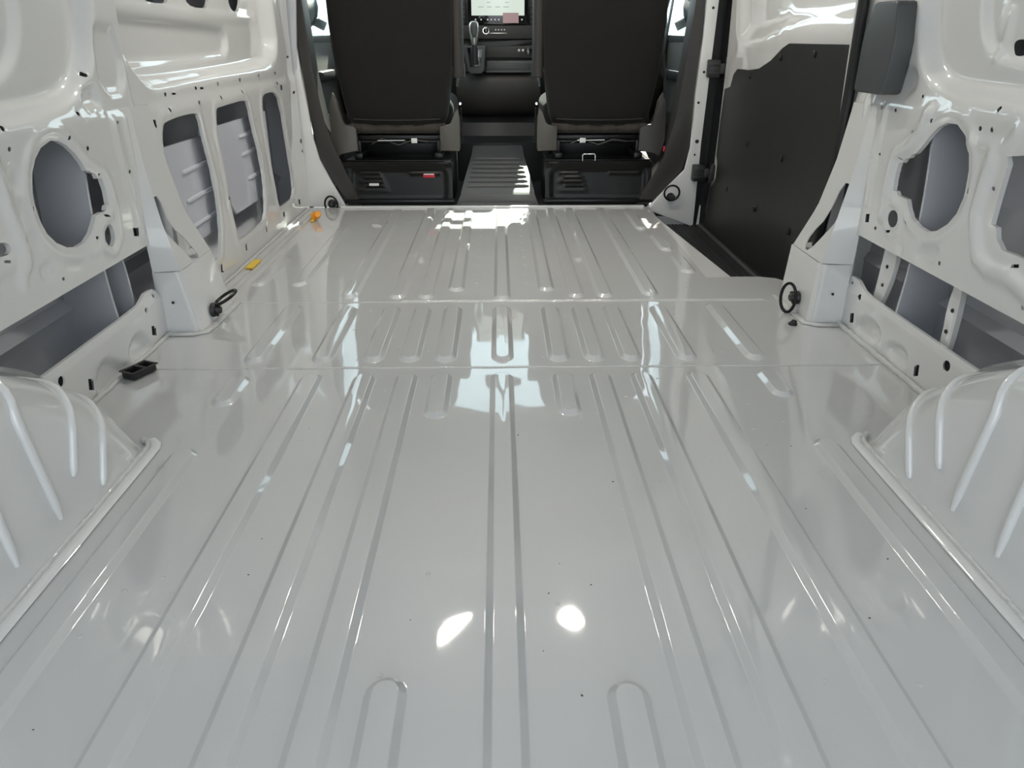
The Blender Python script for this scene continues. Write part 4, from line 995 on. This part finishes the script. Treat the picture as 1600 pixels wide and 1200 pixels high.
# ================================================================ SEATS
def seat(name, label, cx, s):
    """s=+1 : the armrest and bright recliner plate are on the +X side"""
    t = thing(name, label, 'seat', 'cab seats')
    def ringz(z, hw, yc, hd, xo, e=3.2):
        o = []
        for a in np.linspace(0, 2 * math.pi, 40, endpoint=False):
            c_, s_ = math.cos(a), math.sin(a)
            o.append((cx + xo + hw * math.copysign(abs(c_) ** (2 / e), c_), yc + hd * math.copysign(abs(s_) ** (2 / e), s_), z))
        return o
    rows = [(.352, .17, 3.905, .045, 0), (.358, .205, 3.90, .062, 0), (.375, .226, 3.893, .075, 0), (.41, .240, 3.888, .085, 0), (.46, .249, 3.882, .09, 0), (.55, .262, 3.872, .092, 0), (.68, .276, 3.86, .092, 0), (.80, .282, 3.85, .09, 0), (.92, .282, 3.84, .086, 0), (1.02, .270, 3.832, .08, 0), (1.09, .245, 3.828, .07, 0), (1.125, .20, 3.826, .055, 0), (1.14, .12, 3.826, .03, 0)]
    b_ = loft('backrest', [ringz(z, hw, yc, hd, -s * .008 * (z - .35)) for z, hw, yc, hd, _ in rows], 'fabric', t, 60)
    tube('back_seam', [(cx - .205, 3.822, .392), (cx - .1, 3.813, .388), (cx, 3.811, .387), (cx + .1, 3.813, .388), (cx + .205, 3.822, .392)], .0025, 'vinyl', b_, 6)
    loft('headrest', [ringz(z, hw, 3.825, hd, 0, 2.8) for z, hw, hd in ((1.20, .09, .03), (1.21, .125, .045), (1.26, .14, .055), (1.33, .135, .052), (1.37, .115, .042), (1.385, .07, .02))], 'fabric', t, 60)
    for q in (-.06, .06):
        cyl('headrest_post', (cx + q, 3.828, 1.10), (cx + q, 3.826, 1.22), .007, 'chrome', t, 10)
    box('seat_cushion', (cx, 4.20, .40), (.52, .56, .15), 'fabric', t, .05, 4)
    # cloth flap hanging below the backrest
    v, f = [], []
    n = 26
    for i in range(n + 1):
        x_ = cx - .225 + .45 * i / n
        wv = .006 * math.sin(i * 1.1) + .004 * math.sin(i * 2.9)
        v += [(x_, 3.835 + wv * .3, .372), (x_, 3.825 + wv, .35), (x_, 3.835 + wv, .328), (x_, 3.86, .322), (x_, 3.87, .372)]
    for i in range(n):
        for k in range(4):
            f.append((i * 5 + k, i * 5 + k + 1, i * 5 + 5 + k + 1, i * 5 + 5 + k))
    raw('cloth_flap', v, f, 'fabric2', t, 70)
    # armrest folded up beside the backrest
    ax = cx + s * .292
    ar = loft('armrest', [[(ax + s * .002 + .026 * math.copysign(abs(math.cos(a)) ** .6, math.cos(a)), 3.87 - .02 * (z - .58) + .055 * math.copysign(abs(math.sin(a)) ** .6, math.sin(a)), z) for a in np.linspace(0, 2 * math.pi, 20, endpoint=False)] for z in (.575, .585, .64, .75, .9, .97)], 'vinyl', t, 50)
    cyl('armrest_pivot', (cx + s * .25, 3.87, .60), (cx + s * .322, 3.87, .60), .03, 'vinyl', t, 14)
    # recliner plates
    pl = [(-.235, .245), (-.235, .355), (-.262, .372), (-.268, .47), (-.285, .50), (-.305, .47), (-.312, .36), (-.322, .35), (-.322, .245)]
    for q, mt_ in ((s, 'steel'), (-s, 'trim')):
        pts = [(cx - q * a, z) for a, z in pl]
        if q == s:
            pts = [(cx + s * a, z) for a, z in [(.200, .250), (.290, .247), (.296, .26), (.296, .40), (.288, .44), (.268, .42), (.258, .375), (.246, .364), (.206, .364), (.200, .358)]]
            prism('recliner_plate', pts, 'Y', 3.80, 3.815, 'steel', t, bev=.004)
            tube('recliner_spring', [(cx + s * (.300 + .003 * (k % 2)), 3.84, z) for k, z in enumerate(np.linspace(.29, .44, 14))], .0045, 'blackmetal', t, 8)
            disc('recliner_bolt', (cx + s * .300, 3.81, .46), .007, .01, (0, -1, 0), 'chrome', t, 12)
        else:
            pts = [(cx - s * a, z) for a, z in [(.190, .245), (.27, .243), (.275, .225), (.300, .225), (.312, .30), (.312, .45), (.29, .51), (.268, .47), (.258, .378), (.25, .362), (.205, .366), (.192, .35)]]
            prism('recliner_plate', pts, 'Y', 3.80, 3.83, 'steel' if s > 0 else 'trim', t, bev=.006)
            box('buckle_button', (cx - s * .318, 3.815, .255), (.018, .02, .024), 'red', t, .004)
    # sub-frame, cables and rails under the cushion
    box('seat_pan', (cx, 4.10, .305), (.46, .50, .025), 'blackmetal', t, .006)
    for q in (-.19, .19):
        box('seat_rail', (cx + q, 4.05, .225), (.04, .50, .03), 'blackmetal', t, .005)
        box('rail_riser', (cx + q, 4.05, .265), (.02, .44, .06), 'blackmetal', t, .004)
    cyl('cross_tube', (cx - .2, 3.86, .285), (cx + .2, 3.86, .285), .008, 'blackmetal', t, 10)
    cyl('cross_rod', (cx - .10, 3.838, .292), (cx + .03, 3.838, .294), .0035, 'chrome', t, 8)
    tube('cable', [(cx - .13, 3.85, .275), (cx - .08, 3.845, .30), (cx + .0, 3.842, .27), (cx + .07, 3.84, .295), (cx + .14, 3.85, .285)], .006, 'blackplastic', t, 8)
    box('cable_tag', (cx + .075 * s, 3.83, .293), (.028, .004, .022), 'white', t, .001)
    box('under_seat_shade', (cx, 3.99, .275), (.47, .01, .15), 'blackmetal', t, .002)  # black sheet added to stand for the dark gap under the cushion
    # pedestal
    pd = thing('pedestal'); pd.parent = t
    def ped(Pn):
        x = np.full(len(Pn), 3.765)
        x = x + plateau(rrect(cx - .225, cx + .225, .03, .165, .02), .008, .012)(Pn)
        for k in range(5):
            z0 = .150 - k * .021
            x = x + plateau(rrect(cx - .19 + .02 * (k % 2), cx - .19 + .10 + .01 * k, z0 - .004, z0 + .004, .003), -.006, .006)(Pn)
        x = x + plateau(rrect(cx + .05, cx + .20, .146, .154, .003), -.006, .006)(Pn)
        x = x - .010 * ss((Pn[:, 1] - .182) / .012)
        return x
    sheet('pedestal_face', rrect(cx - .255, cx + .255, .0, .205, .012), [ellipse(cx + .225 * s, .192, .004, .004, 8), ellipse(cx + .205 * s, .192, .003, .003, 8)], ped, 'blackmetal', pd, .010, lip=(0, .03, 0), order='Y')
    for q in (-1, 1):
        box('pedestal_side', (cx + q * .252, 3.98, .10), (.006, .42, .20), 'blackmetal', pd, .001)
    box('pedestal_top', (cx, 4.0, .206), (.50, .42, .006), 'blackmetal', pd, .001)
    box('pedestal_foot', (cx, 3.752, .022), (.53, .03, .018), 'blackmetal', pd, .004)
    return t

sL = seat('driver_seat', 'black cloth driver seat with pedestal carrying a small white sticker', -0.478, 1)
box('pedestal_sticker', (-.60, 3.770, .098), (.046, .004, .011), 'white', sL, 0)
box('hazard_tag', (-.335, 3.770, .140), (.055, .004, .020), 'red', sL, .001)
box('tag_stripe', (-.335, 3.767, .146), (.048, .003, .004), 'white', sL, 0)
sR = seat('passenger_seat', 'black cloth passenger seat beside the sliding door with louvred pedestal', 0.478, -1)
tube('wire_handle', [(.40, 3.775, .205), (.40, 3.775, .232), (.405, 3.775, .237), (.455, 3.775, .237), (.46, 3.775, .232), (.46, 3.775, .205)], .003, 'chrome', sR, 8)
belt = tag(raw('seat_belt', [(x, y, z) for z, x0 in ((1.5, .845), (1.2, .83), (.9, .80), (.68, .775), (.45, .80), (.25, .82)) for x, y in ((x0 - .004, 3.87), (x0 - .004, 3.91), (x0 + .0, 3.91), (x0 + .0, 3.87))],
               [(i * 4 + k, i * 4 + (k + 1) % 4, i * 4 + 4 + (k + 1) % 4, i * 4 + 4 + k) for i in range(5) for k in range(4)] + [(0, 1, 2, 3), (20, 21, 22, 23)], 'rubber'),
           'black webbing seat belt hanging beside the passenger seat', 'seat belt')

# ================================================================ LOOSE AND FITTED THINGS
def tie_down(name_label, base, n, ringpts, ring_r=.0045):
    t = thing('tie_down_ring', name_label, 'tie-down ring', 'cargo tie-down rings')
    b = Vector(base); n = Vector(n).normalized()
    disc('base_plate', b, .020, .014, n, 'blackplastic', t, 14)
    disc('boss', b + n * .010, .013, .016, n, 'blackplastic', t, 12)
    tube('ring', ringpts, ring_r, 'blackmetal', t, 8, closed=True)
    side = n.orthogonal().normalized()
    cyl('pivot_pin', b + n * .016 - side * .018, b + n * .016 + side * .018, .006, 'blackplastic', t, 10)
    return t
def ring_pts(c, u, v_, a, b, n=22):
    c, u, v_ = Vector(c), Vector(u).normalized(), Vector(v_).normalized()
    return [c + u * a * math.cos(2 * math.pi * k / n) + v_ * b * math.sin(2 * math.pi * k / n) for k in range(n)]
tie_down('black tie-down ring swung up on the pillar foot behind the black plastic tray', (-.815, 2.085, .035), (1, 0, 0), ring_pts((-.782, 2.115, .062), (.25, .9, .25), (.9, -.1, .35), .036, .026))
tie_down('black tie-down ring standing upright on the pillar foot beside the sliding door', (.873, 2.14, .045), (-1, 0, 0), ring_pts((.838, 2.125, .049), (.5, -.3, 0), (0, .05, 1), .021, .043))
tie_down('black tie-down ring on the white gusset beside the driver seat', (-.80, 3.732, .016), (0, -1, 0), ring_pts((-.80, 3.705, .016), (1, 0, 0), (0, -.15, 1), .030, .040))
tie_down('black tie-down ring on the white gusset beside the passenger seat', (.822, 3.716, .045), (0, -1, 0), ring_pts((.822, 3.690, .068), (1, 0, 0), (0, -.15, 1), .036, .036))

tray = thing('plastic_tray', 'small open black plastic tray with a divider on the white floor', 'tray')
tray.location = (-.862, 1.702, 0)
tray.rotation_euler = (0, 0, R(-24))
tray.scale = (.72, .72, .8)
box('tray_base', (0, 0, .004), (.046, .090, .004), 'blackplastic', tray, .001)
for a, b, sx, sy in ((-.024, 0, .003, .094), (.024, 0, .003, .094), (0, -.046, .05, .003), (0, .046, .05, .003)):
    box('tray_wall', (a, b, .014), (sx, sy, .022), 'blackplastic', tray, .001)
box('tray_divider', (0, .004, .018), (.05, .012, .020), 'blackplastic', tray, .002)
bm = bmesh.new()
for a, b, sx, sy in ((-.028, 0, .009, .104), (.028, 0, .009, .104), (0, -.049, .062, .008), (0, .049, .062, .008)):
    bm_box(bm, (a, b, .0255), (sx, sy, .002), 0)
frombm('tray_rim', bm, 'blackplastic', tray)

plug = thing('rubber_plug', 'tiny black rubber plug lying on the floor by the pillar foot', 'plug')
disc('plug_head', (.825, 2.030, .0), .012, .008, (0, 0, 1), 'rubber', plug, 12)
disc('plug_stem', (.826, 2.028, .007), .008, .008, (.3, 0, 1), 'rubber', plug, 10)

clip = thing('orange_clip', 'bright orange plastic clip at the floor edge by the driver gusset', 'clip')
box('clip_body', (-.815, 3.42, .022), (.035, .03, .030), 'orange', clip, .008)
disc('clip_cap', (-.80, 3.405, .030), .016, .016, (.3, -1, .3), 'orange', clip, 14)
box('clip_tongue', (-.822, 3.405, .006), (.018, .04, .010), 'yellow', clip, .003)
tape = tag(box('yellow_tape', (-.868, 2.66, .0105), (.028, .11, .006), 'yellow', bev=.002), 'strip of yellow tape stuck along the floor swage by the wall', 'tape')

# pillar cover pad
pad = thing('pillar_cover', 'grey padded plastic cover fixed high on the pillar beside the sliding door', 'cover')
cr = [(1.952, .611), (2.110, .611), (2.100, .74), (2.074, .816), (1.950, .816), (1.934, .72)]
v0 = []
for k in range(len(cr)):
    p, q, n_ = Vector(cr[k]), Vector(cr[k - 1]), Vector(cr[(k + 1) % len(cr)])
    v0 += [tuple(p + (q - p).normalized() * .014), tuple(p + (q - p).normalized() * .003 + (n_ - p).normalized() * .003), tuple(p + (n_ - p).normalized() * .014)]
prism('cover_body', v0, 'X', .918, .968, 'greytrim', pad, bev=.006, seg=4, angle=70)

# sliding door hinge blocks on the pillar
for z_, x_, lb in ((.615, .975, 'black plastic door guide block at shoulder height of the door pillar'), (.160, .950, 'black plastic door guide block low on the door pillar near the gusset ring')):
    hb = thing('door_guide_block', lb, 'guide block', 'sliding door guide blocks')
    box('block_body', (x_ - .012, 3.70, z_), (.052, .05, .075), 'blackplastic', hb, .006)
    box('block_arm', (x_ + .030, 3.695, z_), (.035, .04, .045), 'blackplastic', hb, .005)
    prism('block_jaw', [(x_ + .035, z_ - .045), (x_ + .062, z_ - .030), (x_ + .070, z_ + .005), (x_ + .060, z_ + .04), (x_ + .048, z_ + .048), (x_ + .04, z_ + .03)], 'Y', 3.67, 3.72, 'blackplastic', hb, bev=.004)
    for k in (-1, 1):
        box('block_rib', (x_ - .012, 3.673, z_ + k * .018), (.050, .006, .008), 'blackplastic', hb, .001)

# roof lamps of the load area
for x_, y_, rot, la, lb_ in ((-.225, 2.81, 46, .11, .042), (.325, 2.86, 80, .072, .055)):
    lm = thing('roof_lamp', 'warm lit oval roof lamp ' + ('set askew over the driver half' if x_ < 0 else 'set lengthwise over the passenger half'), 'lamp', 'load area roof lamps')
    q = Matrix.Rotation(R(rot), 3, 'Z')
    z_ = float(np.interp(x_, [a for a, b in prof], [b for a, b in prof]))
    def oval(a, b, n=20):
        return [tuple((q @ Vector((a * math.cos(2 * math.pi * k / n), b * math.sin(2 * math.pi * k / n), 0)))[:2]) for k in range(n)]
    prism('lamp_housing', [(x_ + a, y_ + b) for a, b in oval(la + .025, lb_ + .022)], 'Z', z_ - .018, z_ + .003, 'white', lm, bev=.004)
    prism('lamp_lens', [(x_ + a, y_ + b) for a, b in oval(la, lb_)], 'Z', z_ - .024, z_ - .016, 'lamp', lm, bev=.003)
